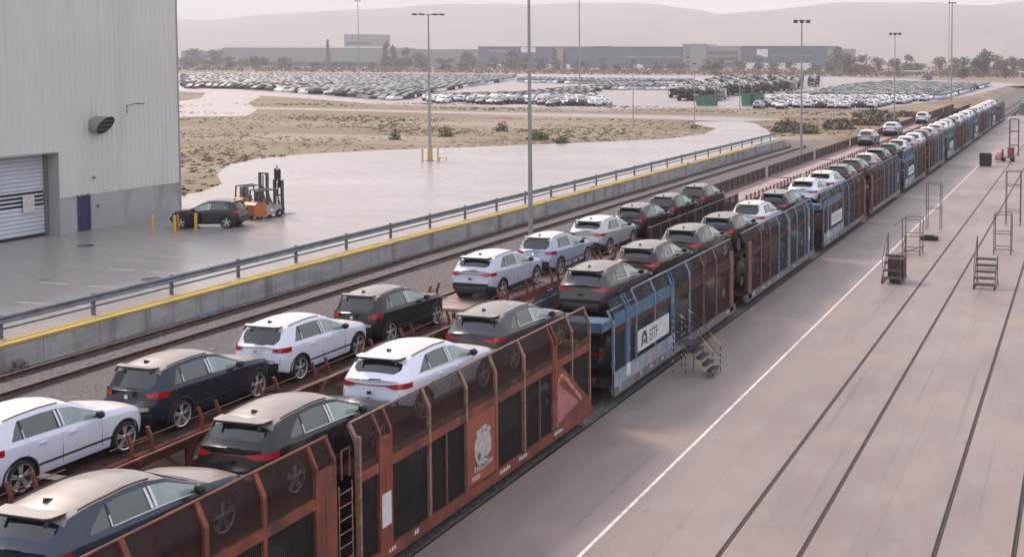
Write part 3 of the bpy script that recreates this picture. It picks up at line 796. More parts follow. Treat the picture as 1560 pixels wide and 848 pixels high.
# ---------------------------------------------------------------- car-carrier wagons
M_rust = mat('red_oxide_steel', (.24, .060, .032), .6, .1, col2=(.10, .034, .025), scale=1.8, detail=8, contrast=(.36, .68), bump=.1)
add_mix_noise(M_rust, (.05, .03, .026), 1.1, .54, .70, (1, 1.6, .35), 8, fac=.75)
add_mix_noise(M_rust, (.28, .14, .11), 5, .6, .75, fac=.6)
M_rustd = mat('dark_rusty_deck', (.085, .042, .032), .7, 0, spec=.2, col2=(.035, .022, .019), scale=2.2, detail=8, contrast=(.35, .7), bump=.15)
add_mix_noise(M_rustd, (.22, .13, .11), 3, .6, .72, fac=.5)
M_blue = mat('faded_blue_steel', (.075, .16, .27), .55, .1, col2=(.045, .09, .15), scale=1.6, detail=8, contrast=(.35, .7), bump=.08)
add_mix_noise(M_blue, (.05, .055, .06), 1.3, .54, .70, (1, 1.6, .35), 8, fac=.7)
add_mix_noise(M_blue, (.30, .34, .40), 3.5, .58, .72, fac=.7)
M_grim = mat('grimy_grey_steel', (.20, .19, .205), .6, .1, col2=(.10, .085, .085), scale=1.8, detail=8, contrast=(.35, .7), bump=.08)
M_brst = mat('brown_stained_steel', (.17, .10, .08), .6, .1, col2=(.09, .05, .042), scale=1.8, detail=8, contrast=(.35, .7))
M_pil = mat('pillar_rusty_pink', (.22, .105, .085), .6, .1, col2=(.13, .06, .05), scale=1.6, detail=8)
M_pink = mat('weathered_sheen_deck', (.40, .30, .27), .5, .1, col2=(.22, .14, .12), scale=1.2, detail=8, contrast=(.35, .7), bump=.1)  # dusty deck, its colour paled to stand for the grazing sky reflection
M_edge = mat('worn_pale_edge', (.31, .19, .155), .5, .1, col2=(.16, .08, .06), scale=6)
M_pedge = mat('dull_brown_edge', (.19, .125, .11), .5, .2, col2=(.14, .08, .065), scale=6)
M_edgeb = mat('worn_blue_edge', (.27, .31, .38), .5, .2, col2=(.13, .16, .21), scale=6)
S_brn = screen_mat('screen_brown', (.052, .026, .021), .35, .034)
S_far = screen_mat('screen_far_train', (.048, .030, .027), .16, .055)
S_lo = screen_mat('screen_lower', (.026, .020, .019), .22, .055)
S_rst = screen_mat('screen_rusty', (.055, .028, .022), .36, .055)
S_blu = screen_mat('screen_blue_grey', (.040, .048, .058), .32, .055)
M_under = mat('underframe_black', (.02, .017, .016), .8)
SIG_W = mat('sign_white', (.66, .66, .68), .6, 0, col2=(.52, .50, .52), scale=3)
SIG_D = mat('sign_dark_lettering', (.035, .05, .07), .6)

HW = 1.5
def post_mb(b, sg, y, w, z0, ztop, t=.10, x=HW, lean=.2, mi=0):
    kz = ztop - .42
    b.prism([(sg * x, z0), (sg * x, kz), (sg * (x - lean), ztop), (sg * (x - lean - t * .9), ztop - .02), (sg * (x - t), kz - .03), (sg * (x - t), z0)], y - w / 2, y + w / 2, 'y', mi)
def tall_unit(name, label, L, posts, wide, frame, post_m, sill_m, scr, edge, y0, X, group, sill_z=(.28, .50), ztop=3.46, mid=(2.20, 2.42), mirror=False, beam_m=None, low_from=None, bogie=(1.3,), extras=None):
    t = thing(name, label, 'train wagon', (X, y0, 0), 0, group)
    f = (lambda y: L - y) if mirror else (lambda y: y)
    def rng(a, c): a, c = f(a), f(c); return min(a, c), max(a, c)
    a, c = rng(.05, L - .05)
    b = MB(); b.box(-1.38, 1.38, a, c, .46, .555); b.obj('lower_deck', M_rustd, t)
    b = MB(); dz = deck_z(y0 + L / 2) - 2.60
    for sg in (1, -1):
        b.box(*sorted((sg * .42, sg * 1.36)), a, c, 2.50, 2.598)
        for k in range(int(L / .5)):
            yy = a + .2 + k * .5; b.box(*sorted((sg * .42, sg * 1.36)), yy, yy + .05, 2.598, 2.612)
        b.box(*sorted((sg * 1.37, sg * 1.48)), a, c, 2.44, 2.72)
        b.box(*sorted((sg * .36, sg * .42)), a, c, 2.44, 2.66)
    b.box(-.36, .36, a, c, 2.40, 2.44)
    for k in range(int(L / 1.1)): b.box(-.36, .36, a + k * 1.1, a + k * 1.1 + .12, 2.44, 2.56)
    b.v = [(v[0], v[1], v[2] + dz) for v in b.v]
    b.obj('upper_deck', M_rustd, t)
    for sg in (1, -1):
        b = MB(); b.box(*sorted((sg * 1.40, sg * (HW + .035))), *rng(.0, L), *sill_z)
        b.box(*sorted((sg * 1.44, sg * (HW + .06))), *rng(.0, L), sill_z[0] - .05, sill_z[0] - .002)
        b.obj('side_sill', sill_m, t)
        b = MB(); b.box(*sorted((sg * 1.40, sg * (HW + .012))), a, c, *mid); b.obj('mid_beam', beam_m or frame, t)
        b = MB(); pts = [(sg * (HW - .21), f(0.02), ztop + .01), (sg * (HW - .21), f(L - .02), ztop + .01)]
        if low_from: pts = [(sg * (HW - .12), f(.02), ztop - .30), (sg * (HW - .12), f(low_from), ztop - .30), (sg * (HW - .21), f(low_from + .05), ztop + .01), (sg * (HW - .21), f(L - .02), ztop + .01)]
        b.tube(pts, .028, 6); b.obj('top_rail', edge, t)
        kz = ztop - .42; xo = sg * (HW - .05)
        for (s0, s1, scr_) in (((.04, 7.9, scr), (7.9, L - .04, S_rst)) if low_from is not None or mirror else ((.04, L - .04, scr),)):
          b = MB()
          q = [(xo, f(s0), mid[1]), (xo, f(s1), mid[1]), (xo, f(s1), kz), (xo, f(s0), kz), (xo - sg * .18, f(s1), ztop - .01), (xo - sg * .18, f(s0), ztop - .01)]
          b.add(q, [(0, 1, 2, 3), (3, 2, 4, 5)]); b.obj('upper_screen', scr_, t)
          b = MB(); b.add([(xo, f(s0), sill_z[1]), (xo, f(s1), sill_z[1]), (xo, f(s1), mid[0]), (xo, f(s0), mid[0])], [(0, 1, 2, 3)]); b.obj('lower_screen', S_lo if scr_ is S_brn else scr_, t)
        for (y, w) in posts:
            zt_ = ztop - (.30 if low_from and y < low_from else 0)
            b = MB(); post_mb(b, sg, f(y), w, sill_z[1] - .02, zt_, t=.07 if w < .12 else .10, x=HW + .015); b.obj('post', (M_pedge if (low_from or mirror) and y > 8 else edge) if w < .12 else post_m, t)
        for (y, w) in wide:
            b = MB(); b.box(*sorted((sg * 1.40, sg * (HW + .022))), *rng(y - w / 2, y + w / 2), .34, 2.9)
            b.box(*sorted((sg * (HW + .022), sg * (HW + .03))), *rng(y - .03, y + .03), 1.35, 2.3)
            b.obj('wide_pillar', post_m, t)
            for dy in (-w / 2 + .04, w / 2 - .04):
                b = MB(); post_mb(b, sg, f(y + dy), .07, 2.5, ztop, t=.08, x=HW + .026); b.obj('post', post_m, t)
    for bx in bogie:
        yy = f(bx)
        for sg in (1, -1):
            b = MB(); b.lathe([(0, .01), (0, .42), (.03, .45), (.03, .40), (.11, .40), (.11, .01)], (sg * .76, yy, .42 - .0), 'x', 24); b.obj('wheel', M_under, t)
        b = MB(); b.tube([(-.9, yy, .42), (.9, yy, .42)], .09, 8); b.obj('axle', M_under, t)
    b = MB(); b.box(-.5, .5, a, c, .20, .46); b.obj('centre_sill', M_under, t)
    for sg in (1,):
        b = MB(); rn = random.Random(int(y0 * 10)); y = 1.0
        while y < L - 1:
            if rn.random() < .6:
                for k in range(rn.randint(2, 6)): b.box(HW + .0355, HW + .039, y + k * .09, y + k * .09 + .055, sill_z[0] + .06, sill_z[0] + .13 + rn.uniform(0, .04))
            y += rn.uniform(.9, 2.2)
        if b.f: b.obj('stencil_marks', SIG_W, t)
    if extras: extras(t, f)
    return t
def coupling(t, y, sgn):
    for sg in (1, -1):
        b = MB(); b.tube([(sg * .87, y, .75), (sg * .87, y + sgn * .5, .75)], .09, 8); b.lathe([(0, .01), (0, .22), (sgn * .05, .21), (sgn * .05, .01)], (sg * .87, y + sgn * .5, .75), 'y', 16); b.obj('buffer', M_under, t)
    b = MB(); b.box(-.1, .1, *sorted((y, y + sgn * .6)), .62, .78); b.obj('coupler', M_under, t)
def ladder(t, sg, y, m):
    b = MB()
    for dy in (0, .42): b.tube([(sg * 1.46, y + dy, .35), (sg * 1.46, y + dy, 2.35)], .018, 5)
    for k in range(7): b.tube([(sg * 1.46, y, .5 + k * .28), (sg * 1.46, y + .42, .5 + k * .28)], .014, 5)
    b.obj('ladder', m, t)
def plates(t, f, sg, y0, y1, z0, z1, name='data_plate', m=None):
    a, c = sorted((f(y0), f(y1))); b = MB(); b.box(*sorted((sg * (HW + .024), sg * (HW + .036))), a, c, z0, z1)
    # small rows of unreadable stencil strokes
    o = b.obj(name, m or SIG_W, t); return o

# --- first (red) wagon, two units
def ex0(t, f):
    for sg in (1,):
        ladder(t, sg, 15.9, M_edge)
        b = MB(); b.tube([(1.42, 16.05, 2.45), (1.42, 16.05, 3.05), (1.42, 16.3, 3.05), (1.42, 16.3, 2.45)], .022, 6); b.obj('grab_handle', M_rust, t)
    MB().box(-1.3, 1.3, 15.82, 15.9, .5, 1.9).obj('end_wall', M_rustd, t)
p0 = [(y, .10) for y in (1.0, 2.4, 3.8, 5.2, 6.6, 8.0, 9.4, 10.8, 12.35, 13.75)]
tall_unit('car_wagon', 'rust red two-deck wagon unit nearest the camera with a ladder at its far end', 15.8, p0, [(15.45, .62)], M_rust, M_rust, M_rust, S_brn, M_rust, 3.3, X1, 'near train wagons', bogie=(1.5, 14.2), extras=ex0, ztop=3.42)
def ex1(t, f):
    for sg in (1, -1):
        # panel with round emblem
        b = MB(); b.box(*sorted((sg * 1.42, sg * (HW + .012))), 4.22, 5.62, .50, 2.2); b.box(*sorted((sg * 1.42, sg * (HW + .03))), 4.18, 4.28, .50, 2.2); b.box(*sorted((sg * 1.42, sg * (HW + .03))), 5.56, 5.66, .5, 2.2)
        pn = b.obj('side_panel', mat('panel_orange', (.30, .085, .040), .6, 0, col2=(.19, .06, .035), scale=1.4, detail=7, contrast=(.35, .7)), t)
        if sg == 1:
            xw = HW + .02
            rn = random.Random(3); pts = []
            for k in range(30):
                a = 2 * math.pi * k / 30; r = 1 + .05 * math.sin(3 * a) + rn.uniform(-.02, .02)
                pts.append((4.93 + .40 * r * math.cos(a), 1.30 + .44 * r * math.sin(a)))
            b = MB(); b.prism(pts, xw - .006, xw + .004, 'x'); b.obj('round_emblem', mat('emblem_white', (.50, .47, .43), .7, 0, col2=(.34, .30, .26), scale=6), pn)
            b = MB()
            for (cy, cz, r1, r2) in ((4.74, 1.74, .12, .09), (4.98, 1.80, .15, .07), (5.20, 1.70, .09, .08)):
                b.prism([(cy + r1 * math.cos(2 * math.pi * k / 12), cz + r2 * math.sin(2 * math.pi * k / 12)) for k in range(12)], xw - .005, xw + .006, 'x')
            b.obj('emblem_crest', mat('emblem_white', (1, 1, 1)), pn)
            b = MB()
            for (cy, cz, r1, r2) in ((4.74, 1.14, .07, .10),):
                b.prism([(cy + r1 * math.cos(2 * math.pi * k / 12), cz + r2 * math.sin(2 * math.pi * k / 12)) for k in range(12)], xw + .001, xw + .009, 'x')
            b.prism([(5.12 + .24 * math.cos(t_), 1.30 + .32 * math.sin(t_)) for t_ in [-2.2 + k * .3 for k in range(6)]] + [(5.12 + .18 * math.cos(t_), 1.30 + .26 * math.sin(t_)) for t_ in [-2.2 + k * .3 for k in range(5, -1, -1)]], xw + .001, xw + .009, 'x')
            b.obj('emblem_mark', mat('emblem_dark', (.13, .10, .09), .7), pn)
            b = MB()
            for k in range(9): b.box(xw - .004, xw + .004, 4.52 + k * .1, 4.58 + k * .1, .80 - .02 * math.sin(k * .6), .90 - .02 * math.sin(k * .6) + (.02 if k % 3 else .05))
            b.obj('stencil_row', mat('emblem_white', (1, 1, 1)), pn)
            b = MB(); b.box(xw - .004, xw + .004, 4.38, 4.78, .60, .72); b.obj('stencil_label', mat('stencil_pink', (.48, .25, .22), .7), pn)
        # gusset
        b = MB(); b.prism([(8.72, .18), (8.72, 2.45), (8.98, 2.45), (11.25, .62), (11.25, .22)], sg * 1.46, sg * (HW + .02), 'x')
        gs = b.obj('gusset_plate', M_rust, t)
        b = MB(); b.prism([(9.05, .60), (9.05, 1.75), (10.35, .85)], sg * (HW + .01), sg * (HW + .028), 'x'); b.obj('gusset_insert', mat('faded_pink_steel', (.42, .17, .16), .7, 0, col2=(.30, .11, .10), scale=3, detail=7), gs)
        b = MB(); b.prism([(8.95, .55), (8.95, 1.78), (9.15, 2.0), (9.4, 1.98), (10.6, .92), (10.5, .84), (9.35, 1.85), (9.18, 1.86), (9.02, 1.68), (9.02, .55)], sg * (HW + .021), sg * (HW + .032), 'x'); b.obj('chalk_scrawl', mat('chalk_pink', (.45, .24, .20), .8, 0, col2=(.34, .1, .06), scale=8, contrast=(.45, .55)), gs)
        plates(t, f, sg, .78, 1.10, .95, 1.68)
        for (yy) in (3.35, 7.0, 8.0):
            b = MB(); b.box(*sorted((sg * 1.44, sg * HW)), yy - .02, yy + .02, .5, 2.2); b.obj('thin_upright', M_brst, t)
    b = MB()
    b.box(1.42, HW + .04, .02, .09, .35, 3.2); b.obj('end_post', M_edge, t)
p1 = [(.04, .08), (2.64, .09), (4.22, .09), (5.62, .09), (7.12, .09), (10.0, .07), (11.2, .08)]
w = tall_unit('car_wagon', 'rust red two-deck wagon unit with orange panel bearing a round pale emblem', 11.3, p1, [(.95, .46), (8.85, .30)], M_rust, M_rust, M_rust, S_brn, M_edge, 19.75, X1, 'near train wagons', bogie=(1.3, 9.9), extras=ex1, sill_z=(.26, .46))
coupling(w, 11.3, 1)

# --- blue wagons, period 29.4 m
def letter(txt, size, par, loc, m, sg=1):
    cu = bpy.data.curves.new('lettering', 'FONT'); cu.body = txt; cu.size = size; cu.extrude = .004; cu.align_x = 'LEFT'
    cu.materials.append(m); tmp = bpy.data.objects.new('lettering_curve', cu); COL.objects.link(tmp)
    me = bpy.data.meshes.new_from_object(tmp.evaluated_get(bpy.context.evaluated_depsgraph_get())); bpy.data.objects.remove(tmp)
    if not me.materials: me.materials.append(m)
    o = bpy.data.objects.new('lettering', me); COL.objects.link(o); o.parent = par
    o.location = loc; o.rotation_euler = (R(90), 0, R(90)) if sg == 1 else (R(90), 0, R(-90)); o.scale = (.80, 1, 1)
    return o
def ex2(first):
    def ex(t, f):
        b = MB(); b.box(HW + .02, HW + .06, 1.9, 4.75, 1.18, 1.88); s = b.obj('sign_board', SIG_W, t)
        x = HW + .061
        if first:
            b = MB()   # arched mark
            b.prism([(2.15, 1.30), (2.27, 1.30), (2.32, 1.58), (2.42, 1.66), (2.52, 1.58), (2.55, 1.30), (2.70, 1.30), (2.66, 1.62), (2.56, 1.78), (2.36, 1.80), (2.22, 1.66)], x - .003, x + .006, 'x')
            b.prism([(2.36, 1.36), (2.47, 1.36), (2.47, 1.52), (2.36, 1.52)], x - .003, x + .006, 'x'); b.obj('arched_mark', SIG_D, s)
            letter('EITF', .56, s, (x, 2.86, 1.335), SIG_D)
        else:
            b = MB()
            for k, yy in enumerate((2.2, 2.75, 3.2, 3.65, 4.1)): b.box(x - .003, x + .004, yy, yy + .26, 1.36, 1.70)
            b.obj('lettering_blocks', mat('sign_faded', (.36, .38, .40), .7), s)
        for sg in (1, -1): plates(t, f, sg, .98, 1.28, .62, 1.02)
        b = MB(); b.box(-1.45, 1.45, -.75, .05, 2.45, 2.75); b.obj('end_beam', M_blue, t)
        b = MB(); b.box(HW - .02, HW + .03, .0, 5.45, .45, .98); b.box(HW + .0, HW + .05, .35, .5, .3, 1.0); b.box(HW, HW + .05, 2.1, 2.25, .3, 1.0); b.box(HW, HW + .05, 3.6, 3.72, .3, 1.0); b.box(HW, HW + .05, 4.55, 4.7, .3, 1.0)
        b.obj('deep_sill', mat('blue_white_weathered', (.20, .26, .33), .6, .1, col2=(.33, .35, .39), scale=1.6, detail=8, contrast=(.4, .6)), t)
        b = MB(); b.box(HW - .04, HW + .0, .1, 5.4, 2.42, 2.85); b.obj('blue_band', M_blue, t)
        coupling(t, 0, -1)
    return ex
def ex3(t, f):
    b = MB()
    for sg in (1, -1): b.box(*sorted((sg * 1.42, sg * (HW + .03))), *sorted((f(12.2), f(12.6))), .3, 2.4)
    b.obj('joint_pillar', M_grim, t)
def exm(t, f):
    plates(t, f, 1, 1.0, 1.25, 1.2, 1.9)
    coupling(t, f(0), 1)
NAMES = ['first', 'second', 'third', 'fourth', 'fifth', 'sixth']
bp = [(.04, .08), (1.9, .07), (3.57, .08), (7.1, .09), (8.7, .08), (10.25, .09)]
for k in range(6):
    y0 = 32.7 + 29.4 * k
    if y0 > 185: break
    nm = NAMES[k]
    pm = M_blue if k % 2 == 0 else M_grim
    la = ('blue wagon unit with a white lettered sign board' if k == 0 else 'blue grey wagon unit with faded white board, %s signed unit from the camera' % nm)
    a = tall_unit('car_wagon', la, 12.7, bp, [(1.15, .30), (5.25, .34)], M_grim, pm, M_grim, S_blu, M_edgeb, y0, X1, 'near train wagons', ztop=3.30, extras=ex2(k == 0), low_from=1.9, beam_m=M_rustd)
    for sg in (1, -1):
        b = MB(); b.box(*sorted((sg * 1.42, sg * (HW + .035))), 12.0, 12.42, .3, 2.85); b.obj('rusty_pillar', M_pil, a)
    c = tall_unit('car_wagon', 'grey wagon unit coupled behind the %s signed blue unit on near train' % nm, 12.7, bp, [(1.15, .30), (5.25, .34)], M_grim, pm if k % 2 else M_edgeb, M_grim, S_blu, M_edgeb, y0 + 14.3, X1, 'near train wagons', ztop=3.30, mirror=True, beam_m=M_rustd, extras=exm)
    for sg in (1, -1):
        b = MB(); b.box(*sorted((sg * 1.42, sg * (HW + .035))), .35, .80, .3, 2.85); b.obj('rusty_pillar', M_pil, c)

# --- far train: low-sided and medium-sided wagons
def low_unit(label, L, y0, deck_m, side, brackets=True, col=M_rust, post_every=2.2, edge=M_rust):
    t = thing('open_car_wagon', label, 'train wagon', (X2, y0, 0), 0, 'far train wagons')
    b = MB(); b.box(-1.38, 1.38, 0, L, .46, .555); b.obj('lower_deck', M_rustd, t)
    b = MB(); b.box(-1.36, 1.36, 0, L, 1.90, 2.018)
    for k in range(int(L / .5)):
        for sg in (1, -1): b.box(*sorted((sg * .5, sg * 1.25)), k * .5, k * .5 + .05, 2.018, 2.035)
    b.obj('upper_deck', deck_m, t)
    b = MB()
    for sg in (1, -1):
        b = MB(); b.box(*sorted((sg * 1.37, sg * 1.5)), 0, L, 1.80, 2.10); b.obj('deck_edge_beam', col, t)
        b = MB(); b.box(*sorted((sg * 1.40, sg * 1.53)), 0, L, .28, .50); b.obj('side_sill', col, t)
        y = .2
        while y < L:
            b = MB(); b.box(*sorted((sg * 1.40, sg * 1.49)), y, y + .12, .5, 1.8); b.obj('post', col, t); y += post_every
        if side and sg == 1 and deck_m is M_pink:
            y = .3
            while y < L:
                b = MB(); b.box(sg * 1.43, sg * 1.52, y, y + .10, 2.1, 2.50); b.obj('side_post', M_edge, t); y += .9
            b = MB(); b.tube([(sg * 1.46, 0, 2.36), (sg * 1.46, L, 2.36)], .02, 6); b.obj('top_rail', edge, t)
        elif side:
            top = 2.12 + side
            b = MB(); b.add([(sg * 1.46, 0, 2.1), (sg * 1.46, L, 2.1), (sg * 1.46, L, top), (sg * 1.46, 0, top)], [(0, 1, 2, 3)]); b.obj('side_screen', S_far, t)
            b = MB(); b.tube([(sg * 1.46, 0, top), (sg * 1.46, L, top)], .026, 6); b.obj('top_rail', edge, t)
            y = .3
            while y < L:
                b = MB(); b.box(*sorted((sg * 1.43, sg * 1.52)), y, y + .10, 2.1, top + .03); b.obj('side_post', M_brst if int(y * 7) % 3 else col, t); y += 1.25
        if brackets:
            y = .8
            while y < L - .5:
                for dy in (0, .55):
                    b = MB(); b.prism([(sg * 1.50, 2.05), (sg * 1.50, 2.35), (sg * 1.40, 2.62), (sg * 1.33, 2.62), (sg * 1.43, 2.33), (sg * 1.43, 2.05)], y + dy, y + dy + .06, 'y'); b.obj('bracket', M_rust, t)
                b = MB(); b.tube([(sg * 1.44, y + .05, 2.36), (sg * 1.44, y + .6, 2.36)], .018, 5); b.obj('bracket_tie', M_rust, t)
                y += 2.05
            b = MB(); b.tube([(sg * 1.42, .3, 2.42), (sg * 1.42, L - .3, 2.42)], .012, 5); b.obj('cable', M_edge, t)
    for yy in (1.6, L - 1.6):
        for sg in (1, -1):
            b = MB(); b.lathe([(0, .01), (0, .42), (.03, .45), (.03, .40), (.11, .40), (.11, .01)], (sg * .76, yy, .42), 'x', 20); b.obj('wheel', M_under, t)
    return t
low_unit('open rust red wagon under the nearest white hatchback on far train', 14.7, 4.0, M_rustd, 0)
low_unit('open rust red wagon carrying dark blue, white and black hatchbacks on far train', 14.9, 19.2, M_rustd, 0)
low_unit('open wagon under the lilac white, pale blue and silver cars on far train', 14.6, 35.4, M_pink, 0, col=M_rust)
low_unit('screened wagon under the plum and black cars on far train', 14.6, 50.4, M_rustd, .66, False, col=M_brst, edge=M_edge)
yy = 66.3; i = 0
adj = ['first', 'second', 'third', 'fourth', 'fifth', 'sixth', 'seventh', 'eighth', 'ninth']
while yy < 200 and i < 9:
    low_unit('%s of the mostly empty screened wagons of the far train, counting from the camera' % adj[i], 14.7, yy, M_pink if i < 6 else M_rustd, .70, False, col=(M_brst, M_grim, M_brst, M_rust)[i % 4], edge=M_edge); yy += 15.4; i += 1

# ---------------------------------------------------------------- light poles
M_pole = mat('galvanised_pole', (.34, .33, .34), .5, .1, col2=(.27, .26, .27), scale=.6)
M_poled = mat('lamp_head', (.06, .055, .055), .5, .3)
def light_pole(x, y, z, h, r0, r1, label, head='flood', group='light poles', arms=0):
    t = thing('light_pole', label, 'light pole', (x, y, z), R(20), group)
    b = MB(); b.tube([(0, 0, 0), (0, 0, h)], r0, 12, r2=r1); b.box(-r0 * 2, r0 * 2, -r0 * 2, r0 * 2, 0, .05); b.obj('pole', M_pole, t)
    b = MB()
    if head == 'flood':
        b.tube([(-.9, 0, h - .1), (.9, 0, h - .1)], .05, 6)
        b.obj('crossbar', M_pole, t)
        for dx in (-.7, .0, .7):
            b = MB(); b.prism([(-.28, h - .28), (.18, h - .36), (.24, h - .22), (-.2, h - .02)], dx - .22, dx + .22, 'x'); b.obj('lamp', M_poled, t)
    elif head == 'arms':
        b.tube([(-1.35, 0, h - .05), (-.7, 0, h + .02), (0, 0, h - .1), (.7, 0, h + .02), (1.35, 0, h - .05)], .05, 6); b.obj('arm', M_pole, t)
        for dx in (-1.3, -.65, .65, 1.3):
            b = MB(); b.prism([(-.3, h - .12), (.3, h - .12), (.2, h + .03), (-.2, h + .03)], dx - .2, dx + .2, 'x'); b.obj('lamp', M_poled, t)
    else:
        b.box(-.25, .25, -.1, .1, h - .02, h + .1); b.obj('lamp', M_poled, t)
    return t
light_pole(-32.75, 61.4, 0, 21, .15, .05, 'tall tapered grey pole beside the track, running out of the top of the picture')
light_pole(-30.7, 120, -.1, 15.4, .15, .07, 'grey floodlight pole between the two trains and the brush, thin dark head')
light_pole(-28.6, 169.5, -.1, 15.1, .13, .06, 'smaller floodlight pole farther along beside the far train')
light_pole(-31.5, 268, -.1, 24.6, .24, .12, 'high double-looking mast far off beyond the right hand car park')
light_pole(-36, 300, G, 26, .12, .06, 'thin mast right beside the high far mast', 'plain')
light_pole(-62.1, 96.2, G, 14.3, .17, .07, 'twin-armed lamp pole on the yard between yellow bollards', 'arms')
light_pole(-240, 330, G, 29, .2, .1, 'distant floodlight mast standing among the parked cars left of the twin-armed lamp')
light_pole(-120.8, 252, G, 30, .2, .12, 'tall mast by the middle car park, top out of the picture')
light_pole(-63.3, 149.5, G, 9.6, .07, .05, 'slim pale post on the dry field nearest the middle', 'plain')
light_pole(-52.5, 145.5, G, 9.3, .07, .05, 'slim pale post where the field narrows by the yard road', 'plain')
light_pole(-67.7, 214.5, G, 9.0, .09, .06, 'slim pale post between the two green skips', 'plain')
M_ochre = mat('ochre_paint', (.42, .30, .10), .6)
b = MB(); b.lathe([(0, .27), (1.35, .24), (1.36, .1)], (-62.1, 96.2, G), 'z', 16); b.obj('pole_guard', M_ochre)
tag(bpy.data.objects['pole_guard'], 'ochre painted sleeve around the foot of the twin-armed lamp pole', 'pole guard')

# ---------------------------------------------------------------- bollards
M_bol = mat('yellow_bollard_paint', (.55, .40, .05), .5, 0, col2=(.42, .3, .05), scale=4)
def bollard(x, y, label, h=1.0, r=.085, m=None, group='yellow bollards by the warehouse'):
    b = MB(); b.lathe([(0, r), (h - .05, r), (h, r * .6), (h + .01, .005)], (0, 0, 0), 'z', 14); b.lathe([(0.001, r * 1.7), (.03, r * 1.7), (.031, r)], (0, 0, 0), 'z', 14)
    o = b.obj('bollard', m or M_bol, None, (x, y, G)); return tag(o, label, 'bollard', group)
bollard(-52.0, 52.46, 'yellow bollard farthest from the black hatchback, by the blue door')
bollard(-50.8, 52.8, 'yellow bollard in the middle, in front of the nose of the black hatchback')
bollard(-50.4, 53.95, 'yellow bollard in front of the side of the black hatchback')
bollard(-50.95, 53.2, 'short orange-sided bollard close behind the middle yellow one', 1.0, .07, mat('orange_bollard_paint', (.45, .14, .03), .5))
for (x, y, s) in ((-62.75, 95.9, 'left'), (-61.35, 96.4, 'right')): bollard(x, y, 'pale yellow bollard just %s of the twin-armed lamp pole' % s, 1.25, .1, mat('pale_yellow_paint', (.55, .44, .16), .6), 'bollards round the twin-armed lamp')
b = MB(); b.tube([(-61.3, 96.6, G + .25), (-60.6, 96.7, G + .25)], .04, 6); b.tube([(-61.3, 96.6, G), (-61.3, 96.6, G + .3)], .04, 6); b.tube([(-60.6, 96.7, G), (-60.6, 96.7, G + .3)], .04, 6)
tag(b.obj('low_hoop', M_bol), 'low ochre hoop beside the bollards of the twin-armed lamp', 'hoop barrier')

